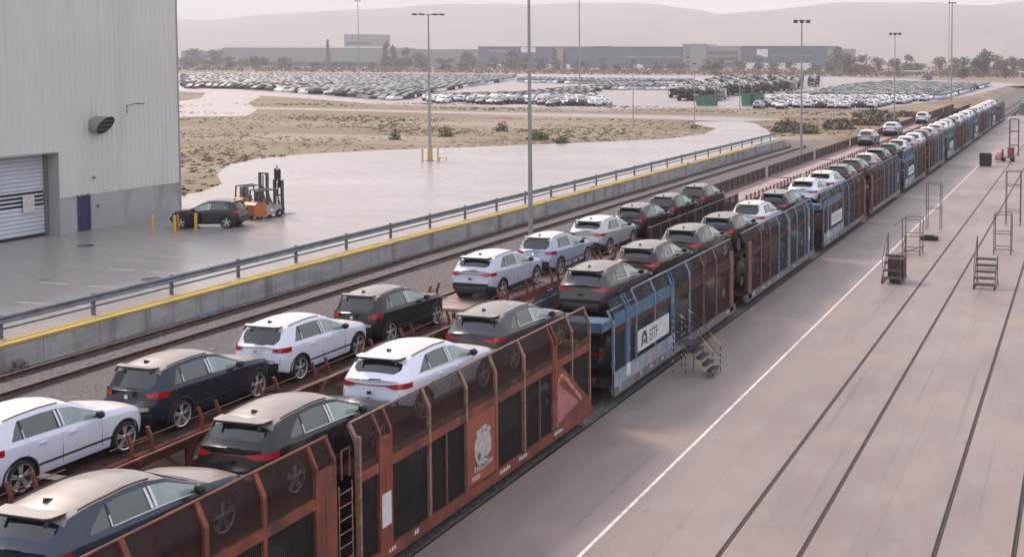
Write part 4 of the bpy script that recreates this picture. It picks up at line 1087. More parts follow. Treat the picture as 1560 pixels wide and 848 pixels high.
# ---------------------------------------------------------------- forklifts
M_or = mat('forklift_orange', (.50, .15, .035), .45, 0, col2=(.36, .11, .035), scale=2, coat=.2)
M_fg = mat('forklift_grey', (.09, .085, .09), .5, .3)
M_fl = mat('forklift_light', (.34, .34, .36), .5)
def forklift(x, y, label, mast, load, rz):
    t = thing('forklift', label, 'forklift', (x, y, G), rz, 'orange forklifts on the yard'); t.scale = (.9, .9, .84)
    b = MB(); b.prism([(-1.2, .26), (-1.3, .55), (-1.26, 1.1), (-1.05, 1.26), (-.45, 1.26), (-.35, .95), (-.35, .25), (-1.0, .2)], -.64, .64, 'x'); b.obj('counterweight', M_or, t)
    b = MB(); b.prism([(-.36, .25), (-.36, .95), (-.05, .95), (.05, .55), (.55, .55), (.75, .95), (.9, .9), (.9, .25)], -.54, .54, 'x'); b.obj('chassis', M_fl, t)
    b = MB()
    for sx in (-.48, .48):
        b.tube([(sx, -.85, 1.1), (sx, -.78, 2.08)], .06, 6); b.tube([(sx, .82, .9), (sx, .55, 2.1)], .055, 6); b.tube([(sx, -.8, 2.1), (sx, .57, 2.12)], .055, 6)
    for k in range(6): b.box(-.5, .5, -.72 + k * .23, -.66 + k * .23, 2.09, 2.13)
    b.obj('overhead_guard', M_fg, t)
    MB().box(-.5, .5, -.50, -.47, 1.26, 2.02).obj('cab_window', M_glass_l, t)
    MB().box(-.56, -.53, -.45, .5, .95, 1.25).obj('side_panel', M_or, t)
    b = MB(); b.box(-.24, .24, -.45, .02, .95, 1.07); b.prism([(-.45, 1.0), (-.33, 1.0), (-.42, 1.55), (-.52, 1.5)], -.22, .22, 'x'); b.obj('seat', M_clad2, t)
    b = MB(); b.tube([(0, .68, .9), (0, .45, 1.25)], .03, 6); b.lathe([(-.015, .14), (0, .17), (.015, .14)], (0, .44, 1.26), 'y', 14); b.obj('steering_wheel', M_clad2, t)
    b = MB()
    for sx in (-.40, .40): b.box(sx - .085, sx + .085, 1.0, 1.16, .08, mast)
    for z in (.3, mast * .55, mast - .12): b.box(-.33, .33, 1.02, 1.1, z, z + .12)
    b.tube([(0, 1.04, .1), (0, 1.04, mast - .2)], .045, 8)
    ms = b.obj('mast', M_fg, t)
    if load:
        b = MB()
        for sx in (-.2, .2): b.box(sx - .05, sx + .05, .96, 1.06, mast - .6, mast + load)
        b.box(-.24, .24, .93, 1.12, mast + .05, mast + load - .1); b.tube([(0, 1.0, mast + load), (0, 1.0, mast + load + .25)], .04, 6); b.obj('raised_stage', M_clad2, ms)
    b = MB(); b.box(-.5, .5, 1.15, 1.21, .12, .20); b.box(-.5, .5, 1.15, 1.21, .5, .58)
    for sx in (-.45, -.15, .15, .45): b.box(sx - .02, sx + .02, 1.15, 1.19, .12, 1.05)
    b.obj('carriage', M_fg, t)
    for sx in (-.28, .28):
        b = MB(); b.box(sx - .06, sx + .06, 1.2, 1.25, .06, .6); b.prism([(1.2, .05), (2.25, .05), (2.25, .07), (1.2, .10)], sx - .06, sx + .06, 'x'); b.obj('fork', M_fg, t)
    for (wy, r, wx) in ((.72, .30, .50), (-.78, .24, .44)):
        for sx in (-1, 1):
            b = MB(); b.lathe([(-.1, .12), (-.1, r - .03), (-.07, r), (.07, r), (.1, r - .03), (.1, .12)], (sx * wx, wy, r), 'x', 18); b.lathe([(sx * .09, .13), (sx * .06, .01)], (sx * wx, wy, r), 'x', 12, 1); b.obj('wheel', [M_tyre, M_fl], t)
    return t
forklift(-50.1, 59.3, 'nearer orange forklift on the yard with its mast and forks to the right', 2.75, .85, R(-14))
forklift(-52.65, 61.0, 'farther orange forklift on the yard, half behind the nearer one', 3.0, 0, R(-14))

# ---------------------------------------------------------------- things on the dock
M_steel = mat('dull_steel_tube', (.12, .095, .09), .5, .4, col2=(.2, .15, .13), scale=4)
M_step = mat('dull_step_plate', (.17, .135, .125), .5, .3, col2=(.08, .06, .06), scale=5)
def platform(x, y, w, n, h, rail_h, label, depth=1.5, box=False, rz=0, left_only=False):
    t = thing('mobile_steps', label, 'mobile steps', (x, y, 0), rz, 'mobile steps and frames on the dock')
    dz = h / n
    for k in range(n):
        b = MB(); b.box(0, w, k * depth / (n + 1), k * depth / (n + 1) + .27, (k + 1) * dz - .04, (k + 1) * dz); b.box(0, w, k * depth / (n + 1) + .0, k * depth / (n + 1) + .02, (k + 1) * dz - .10, (k + 1) * dz - .04); b.obj('tread', M_step, t)
    b = MB()
    for sx in (0, w):
        b.tube([(sx, 0, 0), (sx, depth, h)], .028, 6); b.tube([(sx, depth + .35, 0), (sx, depth + .35, h)], .028, 6); b.tube([(sx, 0, .04), (sx, depth + .35, .04)], .028, 6); b.tube([(sx, 0, 0), (sx, 0, dz)], .028, 6)
    b.tube([(0, depth + .35, h * .5), (w, depth + .35, h * .5)], .022, 6)
    b.obj('side_frame', M_steel, t)
    b = MB()
    for sx in ((0,) if left_only else (0, w)):
        b.tube([(sx, .05, .3), (sx, .05, 1.1), (sx, depth, h + .95), (sx, depth + .35, h + .95), (sx, depth + .35, h)], .022, 6); b.tube([(sx, .35, .4), (sx, depth, h + .45)], .016, 6); b.tube([(sx, depth, h), (sx, depth, h + .95)], .02, 6)
    b.obj('handrail', M_steel, t)
    if box:
        b = MB(); b.box(.22, w + .12, .35, 1.25, .22, 1.18); b.box(.30, w + .02, .42, 1.15, .0, .22); b.obj('dark_box', mat('dark_brown_box', (.035, .022, .02), .7, 0, col2=(.08, .045, .035), scale=5), t)
    for sx in (0, w):
        for yy in (0, depth + .35):
            b = MB(); b.lathe([(-.03, .05), (-.03, .08), (.03, .08), (.03, .05)], (sx, yy, .08), 'x', 10); b.obj('caster', M_clad2, t)
    return t
def cage(x, y, w, d, h, levels, label, rz=0, pipe=.03):
    t = thing('access_frame', label, 'access frame', (x, y, 0), rz, 'mobile steps and frames on the dock')
    for (sx, sy) in ((0, 0), (w, 0), (0, d), (w, d)):
        b = MB(); b.tube([(sx, sy, 0), (sx, sy, h)], pipe, 6); b.lathe([(0, pipe * 2.2), (.02, pipe * 2.2)], (sx, sy, 0), 'z', 8); b.obj('leg', M_steel, t)
    for z in levels + [h]:
        b = MB()
        b.tube([(0, 0, z), (w, 0, z)], pipe * .85, 6); b.tube([(0, d, z), (w, d, z)], pipe * .85, 6)
        if z == h or z == levels[0]: b.tube([(0, 0, z), (0, d, z)], pipe * .85, 6); b.tube([(w, 0, z), (w, d, z)], pipe * .85, 6)
        b.obj('cross_rail', M_steel, t)
    return t
platform(-9.65, 53.9, .9, 4, 1.3, .95, 'mobile steps with a dark brown box under the platform, left of the embedded tracks', box=True)
cg = cage(-9.95, 62.0, 1.0, 1.2, 2.05, [.28, 1.1], 'waist-high braced pipe frame just behind the mobile steps with dark box')
b = MB(); b.tube([(-.35, -.6, .1), (1.05, 1.3, .35)], .03, 6); b.tube([(-.4, -.5, 1.75), (0, 0, 2.0)], .03, 6); b.obj('drawbar', M_steel, cg)
cage(-10.0, 72.0, .9, .9, 2.95, [1.35], 'tall open pipe portal frame on the white line side of the dock')
platform(-5.15, 53.8, 1.0, 5, 1.35, .95, 'wide mobile steps with one left handrail, between the embedded tracks', left_only=True)
cage(-5.0, 63.9, .95, 1.1, 2.25, [.28, 1.15], 'braced pipe frame between embedded tracks right behind the wide mobile steps')
cage(-5.15, 75.5, .95, 1.0, 3.55, [.9, 2.6], 'tallest pipe frame near the right edge of the picture')
cage(-8.5, 129, 1.0, 1.3, 4.2, [1.2, 2.8], 'far pipe frame by the reddish trolley at the far end of the dock', pipe=.045)
b = MB(); b.box(-.6, .6, -.55, .55, .08, .12); b.box(-.6, -.5, -.5, .5, .12, 1.35); b.box(-.5, .6, -.5, -.42, .12, 1.2); b.box(.52, .6, -.42, .5, .12, 1.2); b.box(-.5, .52, .42, .5, .12, 1.3); b.box(-.5, .52, -.42, .42, .9, 1.0); b.box(-.66, .66, -.6, .6, 1.0, 1.08)
for sx in (-.5, .5):
    for sy in (-.45, .45): b.lathe([(-.03, .01), (-.03, .08), (.03, .08), (.03, .01)], (sx, sy, .08), 'x', 10)
tag(b.obj('waste_container', mat('black_bin', (.012, .014, .014), .6), None, (-10.05, 116.4, 0)), 'black wheeled waste container standing alone on the far dock', 'waste container')
b = MB(); b.box(-.55, .55, -.3, .3, .06, .16); b.box(-.5, .5, -.25, .25, .16, .24); b.box(-.3, .3, -.12, .12, .24, .3)
tag(b.obj('wheel_chock_rack', mat('black_bin', (0, 0, 0)), None, (-9.2, 67.7, 0)), 'low dark block lying on the dock beside the braced pipe frame', 'chock block')
t = thing('trolley', 'small reddish trolley with a pale drum at the far end of the dock', 'trolley', (-8.3, 122.5, 0), R(15))
b = MB(); b.box(-.5, .8, -.4, .4, .35, .45); b.box(-.5, -.42, -.4, .4, .45, 1.3); b.box(.1, .75, -.3, .3, .45, 1.5); b.obj('body', mat('trolley_red', (.20, .05, .05), .6), t)
b = MB(); b.lathe([(0, .01), (0, .38), (.9, .38), (.92, .3), (.92, .01)], (-.95, 0, .12), 'z', 16); b.obj('drum', mat('drum_pink', (.50, .33, .33), .6), t)
for sx in (-.4, .6): 
    b = MB(); b.lathe([(-.45, .01), (-.45, .2), (-.38, .2), (-.38, .01)], (sx, 0, .2), 'y', 12); b.lathe([(.38, .01), (.38, .2), (.45, .2), (.45, .01)], (sx, 0, .2), 'y', 12); b.obj('wheels', M_tyre, t)
# low blue-grey container beyond the dock's far end
t = thing('container', 'low blue grey container beyond the far end of the dock', 'container', (-13.0, 226, -.3), 0)
b = MB(); b.box(0, 20, 0, 2.4, .15, 2.6); b.obj('body', mat('container_blue_grey', (.17, .20, .23), .6, .1, col2=(.13, .15, .18), scale=.4), t)
b = MB()
for k in range(50): b.box(k * .4, k * .4 + .18, -.03, 0, .3, 2.5)
b.obj('ribs', mat('container_blue_grey', (0, 0, 0)), t)

# yellow and black striped boarding steps against the near train
m = mat('hazard_stripes', (.5, .36, .03), .5); n = m.node_tree.nodes; l = m.node_tree.links
tcn = n.new('ShaderNodeTexCoord'); sp = n.new('ShaderNodeSeparateXYZ'); ad = n.new('ShaderNodeMath'); ad.operation = 'ADD'; mu = n.new('ShaderNodeMath'); mu.operation = 'MULTIPLY'; mu.inputs[1].default_value = 4.2
fr = n.new('ShaderNodeMath'); fr.operation = 'FRACT'; gt = n.new('ShaderNodeMath'); gt.operation = 'GREATER_THAN'; gt.inputs[1].default_value = .30; mc = n.new('ShaderNodeMixRGB')
mc.inputs[1].default_value = (.50, .38, .12, 1); mc.inputs[2].default_value = (.012, .010, .010, 1)
l.new(tcn.outputs['Object'], sp.inputs[0]); l.new(sp.outputs['Z'], ad.inputs[0]); l.new(sp.outputs['X'], ad.inputs[1]); l.new(ad.outputs[0], mu.inputs[0]); l.new(mu.outputs[0], fr.inputs[0]); l.new(fr.outputs[0], gt.inputs[0]); l.new(gt.outputs[0], mc.inputs[0]); l.new(mc.outputs[0], n['Principled BSDF'].inputs['Base Color'])
HZ = m
t = thing('boarding_steps', 'yellow and black striped boarding steps standing against the blue wagon', 'boarding steps', (-13.85, 36.2, 0), 0)
for yy in (0, .85):
    b = MB(); b.tube([(0, yy, 0), (0, yy, 2.15), (.12, yy, 2.2), (.55, yy, 1.95), (1.45, yy, .95), (1.45, yy, 0)], .017, 6); b.tube([(0, yy, 1.1), (.45, yy, 1.1), (1.35, yy, .05)], .02, 6); b.tube([(.45, yy, 1.1), (.45, yy, 0)], .017, 6); b.tube([(0, yy, 1.55), (.6, yy, 1.5), (1.42, yy, .55)], .012, 6); b.obj('side_frame', HZ, t)
for k in range(5):
    b = MB(); z = 1.1 - k * .22; b.box(.42 + k * .19, .66 + k * .19, 0, .85, z - .04, z); b.obj('tread', M_clad2, t)
b = MB(); b.box(0, .45, 0, .85, 1.07, 1.11); b.obj('landing', M_clad2, t)

# green skips
M_grn = mat('green_skip_paint', (.08, .23, .13), .6, 0, col2=(.05, .15, .09), scale=1.2, detail=6)
for (x, y, w, h, lab) in ((-77.3, 222, 5.0, 2.2, 'smaller green skip, left of the slim pale post'), (-68.2, 225, 5.2, 2.7, 'bigger green skip with a dark blue middle, right of the slim pale post')):
    t = thing('skip', lab, 'skip', (x, y, G), R(18), 'green skips')
    b = MB(); b.prism([(-w / 2 + .35, .15), (w / 2 - .35, .15), (w / 2, h), (w / 2 - .1, h), (w / 2 - .45, .25), (-w / 2 + .45, .25), (-w / 2 + .1, h), (-w / 2, h)], -1.1, 1.1, 'y'); b.box(-w / 2 + .3, w / 2 - .3, -1.1, -1.02, .15, h); b.box(-w / 2 + .3, w / 2 - .3, 1.02, 1.1, .15, h); b.obj('tub', M_grn, t)
    b = MB()
    for k in range(7): b.box(-w / 2 + .4 + k * (w - .8) / 6 - .05, -w / 2 + .4 + k * (w - .8) / 6 + .05, -1.16, -1.1, .15, h)
    b.box(-w / 2 - .05, w / 2 + .05, -1.18, -1.1, h - .1, h + .02); b.obj('rib', M_grn, t)
    if h > 2.5: MB().box(-.5, .35, -1.19, -1.165, .4, h - .2).obj('dark_panel', mat('skip_blue_panel', (.03, .055, .12), .6), t)

# ---------------------------------------------------------------- car parks
POLY = {
'A': [(-446, 470), (-264, 278), (-252, 284), (-218, 263), (-185, 242), (-151, 219), (-173, 269), (-197, 323), (-216, 374), (-244, 441), (-274, 497), (-345, 502)],
'B': [(-152, 231), (-148, 242), (-141, 254), (-152, 311), (-140, 301), (-118, 254), (-95, 211), (-118, 213), (-140, 216)],
'C': [(-241, 442), (-160, 437), (-148, 405), (-178, 380), (-217, 397)],
'E': [(-178, 380), (-161, 377), (-140, 356), (-126, 321), (-149, 319)],
'D': [(-64, 213), (-43, 220), (-38, 261), (-34, 276), (-34, 412), (-77, 437), (-81, 392), (-73, 291), (-75, 256)]}
def inside(p, poly):
    x, y = p; r = False; n = len(poly)
    for i in range(n):
        (x1, y1), (x2, y2) = poly[i], poly[(i + 1) % n]
        if (y1 > y) != (y2 > y) and x < (x2 - x1) * (y - y1) / (y2 - y1) + x1: r = not r
    return r
rr = random.Random(11); spots = []
for key, poly in POLY.items():
    x0 = min(p[0] for p in poly); x1 = max(p[0] for p in poly); y0 = min(p[1] for p in poly); y1 = max(p[1] for p in poly)
    y = y0 + 1; row = 0
    while y < y1:
        x = x0
        while x < x1:
            if inside((x, y), poly) and rr.random() > .05:
                q = rr.random()
                dk = key in ('A', 'B') and (y < 262 + .35 * abs(x + 150) * 0 and rr.random() < .45) or (key == 'A' and x < -225 and y < 310) or (key == 'D' and y < 245 and rr.random() < .55)
                c = rr.choice(['graphite grey', 'black', 'dark blue grey', 'dark plum', 'graphite grey']) if dk and rr.random() < .8 else ('white' if q < .55 else 'light grey' if q < .68 else 'pale blue' if q < .78 else 'silver' if q < .88 else 'graphite grey' if q < .95 else 'black')
                spots.append((math.hypot(x, y), x + rr.uniform(-.15, .15), y + rr.uniform(-.2, .2), key, c, rr.random() < .5, row))
            x += 2.4
        row += 1; y += 4.7 if row % 6 else 6.5
spots.sort()
AREA = {'A': 'left hand car park', 'B': 'middle car park', 'C': 'thin far parking strip', 'E': 'far middle car park', 'D': 'right hand car park'}
NEAR_N = 215
near = spots[:NEAR_N]; rowx = {}
for q_ in near: rowx.setdefault((q_[3], q_[6]), []).append(q_[1])
for v_ in rowx.values(): v_.sort()
for (d, x, y, key, c, hb, row) in near:
    o = ob('parked_car', far_mesh('hatch' if hb else 'coupe', c)); o.location = (x, y, G); o.rotation_euler = (0, 0, rr.choice((0, math.pi)))
    tag(o, '%s car in row %d of the %s, place %d from left' % (c.replace('dark blue grey', 'dark blue'), row + 1, AREA[key], rowx[key, row].index(x) + 1), 'car', 'cars parked in the %s' % AREA[key])
ms = [mat('far_white_paint', (.74, .76, .80), .7, spec=.15), mat('far_grey_paint', (.34, .34, .37), .7, spec=.15), mat('far_blue_paint', (.36, .44, .55), .7, spec=.15), mat('far_silver_paint', (.45, .45, .49), .7, spec=.15), mat('far_graphite_paint', (.06, .06, .07), .7, spec=.15), mat('far_black_paint', (.02, .02, .024), .7, spec=.15), mat('far_glass', (.05, .06, .065), .5, spec=.2), M_tyre]
ci = {'white': 0, 'light grey': 1, 'pale blue': 2, 'silver': 3, 'graphite grey': 4, 'black': 5, 'dark blue grey': 5, 'dark plum': 5}
b = MB()
for (d, x, y, key, c, hb, row) in spots[NEAR_N:]:
    i = ci[c]; z = G; sgn = rr.choice((1, -1))
    def q(u, v, w): return (x + u, y + 2.1 + sgn * (v - 2.1), z + w)
    lo = [q(-.88, 0, .25), q(.88, 0, .25), q(.88, 4.2, .25), q(-.88, 4.2, .25)]
    hi = [q(-.84, .05, .98), q(.84, .05, .98), q(.86, 3.2, .98), q(-.86, 3.2, .98)]
    no = [q(.8, 4.1, .72), q(-.8, 4.1, .72)]
    rf = [q(-.64, .5, 1.5), q(.64, .5, 1.5), q(.64, 2.2, 1.5), q(-.64, 2.2, 1.5)]
    vs = lo + hi + no + rf
    b.add(vs, [(0, 1, 5, 4), (1, 2, 8, 6, 5), (3, 0, 4, 7, 9), (2, 3, 9, 8), (6, 8, 9, 7), (10, 11, 12, 13)], i)
    b.add(vs, [(4, 5, 11, 10), (5, 6, 12, 11), (6, 7, 13, 12), (7, 4, 10, 13)], 6)
o = b.obj('parked_cars', ms); tag(o, 'far rows of parked cars filling the back of the car parks', 'cars', None, 'stuff')

# loaded car transporters standing in rows
M_tr = mat('transporter_steel', (.06, .065, .08), .6, .2, col2=(.03, .03, .04), scale=1)
M_trw = mat('transporter_cab', (.45, .46, .50), .5)
ti = 0
for r_, (yy, xs) in enumerate(((246, (-92, -88.5, -85)), (264, (-101, -97.3, -93.6, -90)), (284, (-107, -103, -99, -95, -91, -87.5)), (304, (-112, -108, -104, -100, -96, -92, -88)), (326, (-117, -112, -107, -102, -97, -92, -88)), (350, (-122, -117, -112, -107, -102, -97, -92)), (378, (-129, -123, -117, -111, -105, -99, -93)), (408, (-136, -129, -122, -115, -108, -101)), (442, (-143, -136, -129, -122, -115, -108)))):
    for x in xs:
        ti += 1
        t = thing('car_transporter', 'dark two-deck car transporter, lorry row %d, place %d from the left' % (r_ + 1, xs.index(x) + 1), 'car transporter', (x, yy, G), R(8), 'loaded car transporters'); t.scale = (1, 1, .85)
        b = MB(); b.box(-1.25, 1.25, 0, 12.5, .7, .9); b.box(-1.25, 1.25, .2, 12.2, 2.0, 2.12)
        for sx in (-1.25, 1.17):
            for y_ in (0.1, 3, 6, 9, 12.2): b.box(sx, sx + .08, y_, y_ + .12, .7, 2.75)
            b.box(sx, sx + .08, 0, 12.4, 2.1, 2.4)
        b.obj('trailer', M_tr, t)
        b = MB(); b.prism([(13.2, .5), (15.6, .5), (15.6, 2.0), (15.2, 3.1), (13.2, 3.2)], -1.22, 1.22, 'x'); b.obj('cab', M_trw if ti % 3 == 0 else M_tr, t)
        b = MB()
        for y_ in (1.5, 2.7, 3.9, 13.8):
            for sx in (-1.1, 1.1): b.lathe([(-.14, .01), (-.14, .48), (.14, .48), (.14, .01)], (sx, y_, .48), 'x', 12)
        b.obj('wheels', M_tyre, t)
        for (z, y_) in ((2.12, .1), (2.12, 4.5), (.9, .3), (.9, 4.7)):
            c = rr.choice(['white', 'graphite grey', 'black', 'light grey', 'dark plum', 'dark blue grey'])
            o = ob('carried_car', far_mesh('hatch', c)); v = Matrix.Rotation(R(8), 4, 'Z') @ Vector((0, y_, z * .85)); o.location = Vector((x, yy, G)) + v; o.rotation_euler = (0, 0, R(8))
            if (z < 2 and y_ > 1): bpy.data.objects.remove(o); continue
            tag(o, '%s car on transporter %d of lorry row %d, %s' % (c, xs.index(x) + 1, r_ + 1, 'lower deck' if z < 2 else ('top rear' if y_ < 1 else 'top front')), 'car', 'cars on the transporters')

# ---------------------------------------------------------------- buildings on the horizon
M_far_b = mat('far_cladding_blue', (.10, .14, .20), .6, 0, col2=(.08, .115, .17), scale=.05)
M_far_g = mat('far_cladding_grey', (.27, .29, .32), .6, 0, col2=(.24, .26, .29), scale=.05)
M_far_w = mat('far_white', (.75, .74, .73), .6)
M_far_d = mat('far_dark_base', (.10, .10, .11), .7)
def hall(label, x0, x1, y, d, h, wall_m, roof_m, bands=(), base_m=None, edge=0):
    t = thing('hall', label, 'industrial hall', (x0, y, 0), 0, None); w = x1 - x0
    b = MB(); b.box(0, w, 0, d, 0, h); b.obj('wall', wall_m, t)
    b = MB(); b.box(-.5, w + .5, -.5, d, h + .01, h + .6 + edge); b.obj('roof', roof_m, t)
    if base_m: b = MB(); b.box(0, w, -.3, -.02, 0, h * .28); b.obj('base_band', base_m, t)
    k = 0
    for (a, c, z0, z1, m) in bands:
        b = MB(); b.box(a, c, -.5, -.05, z0, z1); b.obj('window_band' if m is M_far_w else 'wall_panel', m, t)
    return t
hall('long grey hall with a bright white roof edge at the left of the horizon', -828, -655, 930, 60, 18.6, M_far_g, M_far_w, [(20 * k, 20 * k + 9, 3, 5.5, M_far_d) for k in range(8)], M_far_d, .8)
hall('pale violet tower block rising behind the long white-edged hall', -789, -752, 1060, 30, 34, M_far_g, M_far_g, [(3, 34, 6 + 6 * k, 8.5 + 6 * k, M_far_b) for k in range(4)])
hall('small bluish hall by the corner of the warehouse on the horizon', -910, -851, 960, 40, 15.5, M_far_g, M_far_w, [(5, 50, 9, 12, M_far_b)])
hall('very long dark blue hall in the middle of the horizon', -560, -345, 950, 80, 20, M_far_b, M_far_b, [(78, 88, 0, 19.5, M_far_g), (45, 60, 15, 20.2, M_far_w), (120, 138, 0, 20.8, M_far_b), (150, 205, 10.5, 12, M_far_g), (12, 30, 15.2, 17.5, M_far_g)], M_far_d)
hall('grey stair tower at the right end of the very long dark blue hall', -352, -330, 946, 30, 22.5, M_far_g, M_far_g, [(3, 6, 2 + 4 * k, 4 + 4 * k, M_far_d) for k in range(5)])
hall('blue hall with a white lower storey left of the poplars', -300, -221, 950, 60, 20.8, M_far_b, M_far_b, [(2, 66, .3, 6.5, M_far_w), (16, 26, 11.5, 18.5, M_far_w), (30, 66, 12.5, 13.3, M_far_g)])
hall('pale grey office wing between the long dark hall and the blue hall', -331, -298, 948, 40, 21, M_far_g, M_far_w, [(2, 30, 4 + 5 * k, 6.5 + 5 * k, M_far_d) for k in range(3)])
hall('low grey annex touching the right end of the blue hall', -220.5, -205, 950, 50, 18.4, M_far_g, M_far_g, [(2, 12, 5, 8, M_far_d)])
hall('wide distant block above the long dark hall roof', -690, -560, 1000, 50, 18, M_far_g, M_far_w, [(10 + 14 * k, 18 + 14 * k, 6, 9, M_far_d) for k in range(8)])
for k, (x, y, w, h) in enumerate(((-505, 880, 8, 4.2), (-483, 880, 7, 4.4), (-458, 880, 10, 4.5), (-441, 880, 8, 4.6), (-373, 880, 8, 4.8))):
    t = thing('shed', 'white shed in front of the long dark hall, number %d from the left' % (k + 1), 'shed', (x, y, 0), R(3 * k), 'small white sheds')
    b = MB(); b.box(0, w, 0, 6, 0, h * .8); b.obj('wall', M_far_w, t); b = MB(); b.prism([(-.3, h * .8), (w + .3, h * .8), (w / 2, h)], -.3, 6.3, 'y'); b.obj('roof', M_far_w, t)
for (x0, x1, y, h, lab) in ((-125, -101, 700, 3.2, 'low white shed roof at the foot of the right hand trees'), (-88, -70, 700, 5.2, 'low white open shed under the high far mast'), (-40, -22, 690, 3.2, 'low pale shed at the far right edge')):
    t = thing('shed', lab, 'shed', (x0, y, 0), 0, 'low pale sheds'); b = MB(); b.box(0, x1 - x0, 0, 8, h - .5, h); b.obj('roof', M_far_w, t); b = MB(); b.box(.5, x1 - x0 - .5, .5, 7.5, 0, h - .5); b.obj('wall', M_far_g, t)

# ---------------------------------------------------------------- trees
M_bark = mat('bark', (.10, .075, .06), .9)
LEAF = [mat('foliage_dull_green', (.085, .10, .06), .8, 0, col2=(.13, .135, .08), scale=1.2, contrast=(.4, .6)), mat('foliage_hazed_brown', (.21, .155, .11), .8, 0, col2=(.14, .12, .08), scale=1.2, contrast=(.4, .6)), mat('foliage_yellow_green', (.20, .185, .09), .8, 0, col2=(.14, .135, .07), scale=1.2, contrast=(.4, .6))]  # haze over the far trees is painted in: foliage colours lightened
TT = {}
def tree_meshes(kind, var):
    if (kind, var) in TT: return TT[kind, var]
    rn = random.Random(hash((len(kind), var)) % 999)
    tr = MB(); tr.tube([(0, 0, 0), (.01, .0, .25), (-.01, .01, .6)], .028, 8, r2=.014)
    for k in range(5):
        a = rn.uniform(0, 6.28); z = rn.uniform(.2, .5); tr.tube([(0, 0, z), (.12 * math.cos(a), .12 * math.sin(a), z + .15), (.25 * math.cos(a), .25 * math.sin(a), z + .28)], .012, 5, r2=.004)
    cr = MB(); lobes = []
    if kind == 'broad':
        for k in range(12): 
            a = rn.uniform(0, 6.28); r = rn.uniform(0, .32); lobes.append((r * math.cos(a), r * math.sin(a), rn.uniform(.16, .80), rn.uniform(.15, .25), rn.uniform(.13, .2)))
    elif kind == 'poplar':
        for k in range(9): 
            a = rn.uniform(0, 6.28); r = rn.uniform(0, .16); lobes.append((r * math.cos(a), r * math.sin(a), .15 + k * .09, .17 - .008 * k, .15))
    else:
        for k in range(9): lobes.append((rn.uniform(-.05, .05), rn.uniform(-.05, .05), .1 + k * .1, .30 - .03 * k + .05, .12))
    for (lx, ly, lz, lr, lh) in lobes:
        for k in range(85):
            while True:
                p = Vector((rn.uniform(-1, 1), rn.uniform(-1, 1), rn.uniform(-1, 1)))
                if .35 < p.length < 1: break
            c = Vector((lx + p.x * lr, ly + p.y * lr, lz + p.z * lh)); s_ = rn.uniform(.018, .045)
            u = Vector((rn.uniform(-1, 1), rn.uniform(-1, 1), rn.uniform(-1, 1))).normalized(); w_ = u.cross(Vector((rn.uniform(-1, 1), rn.uniform(-1, 1), rn.uniform(-1, 1)))).normalized()
            cr.add([c + u * s_, c + w_ * s_, c - u * s_, c - w_ * s_ * .7], [(0, 1, 2, 3)])
    TT[kind, var] = (tr.mesh('trunk', M_bark), [cr.mesh('crown', m) for m in LEAF]); return TT[kind, var]
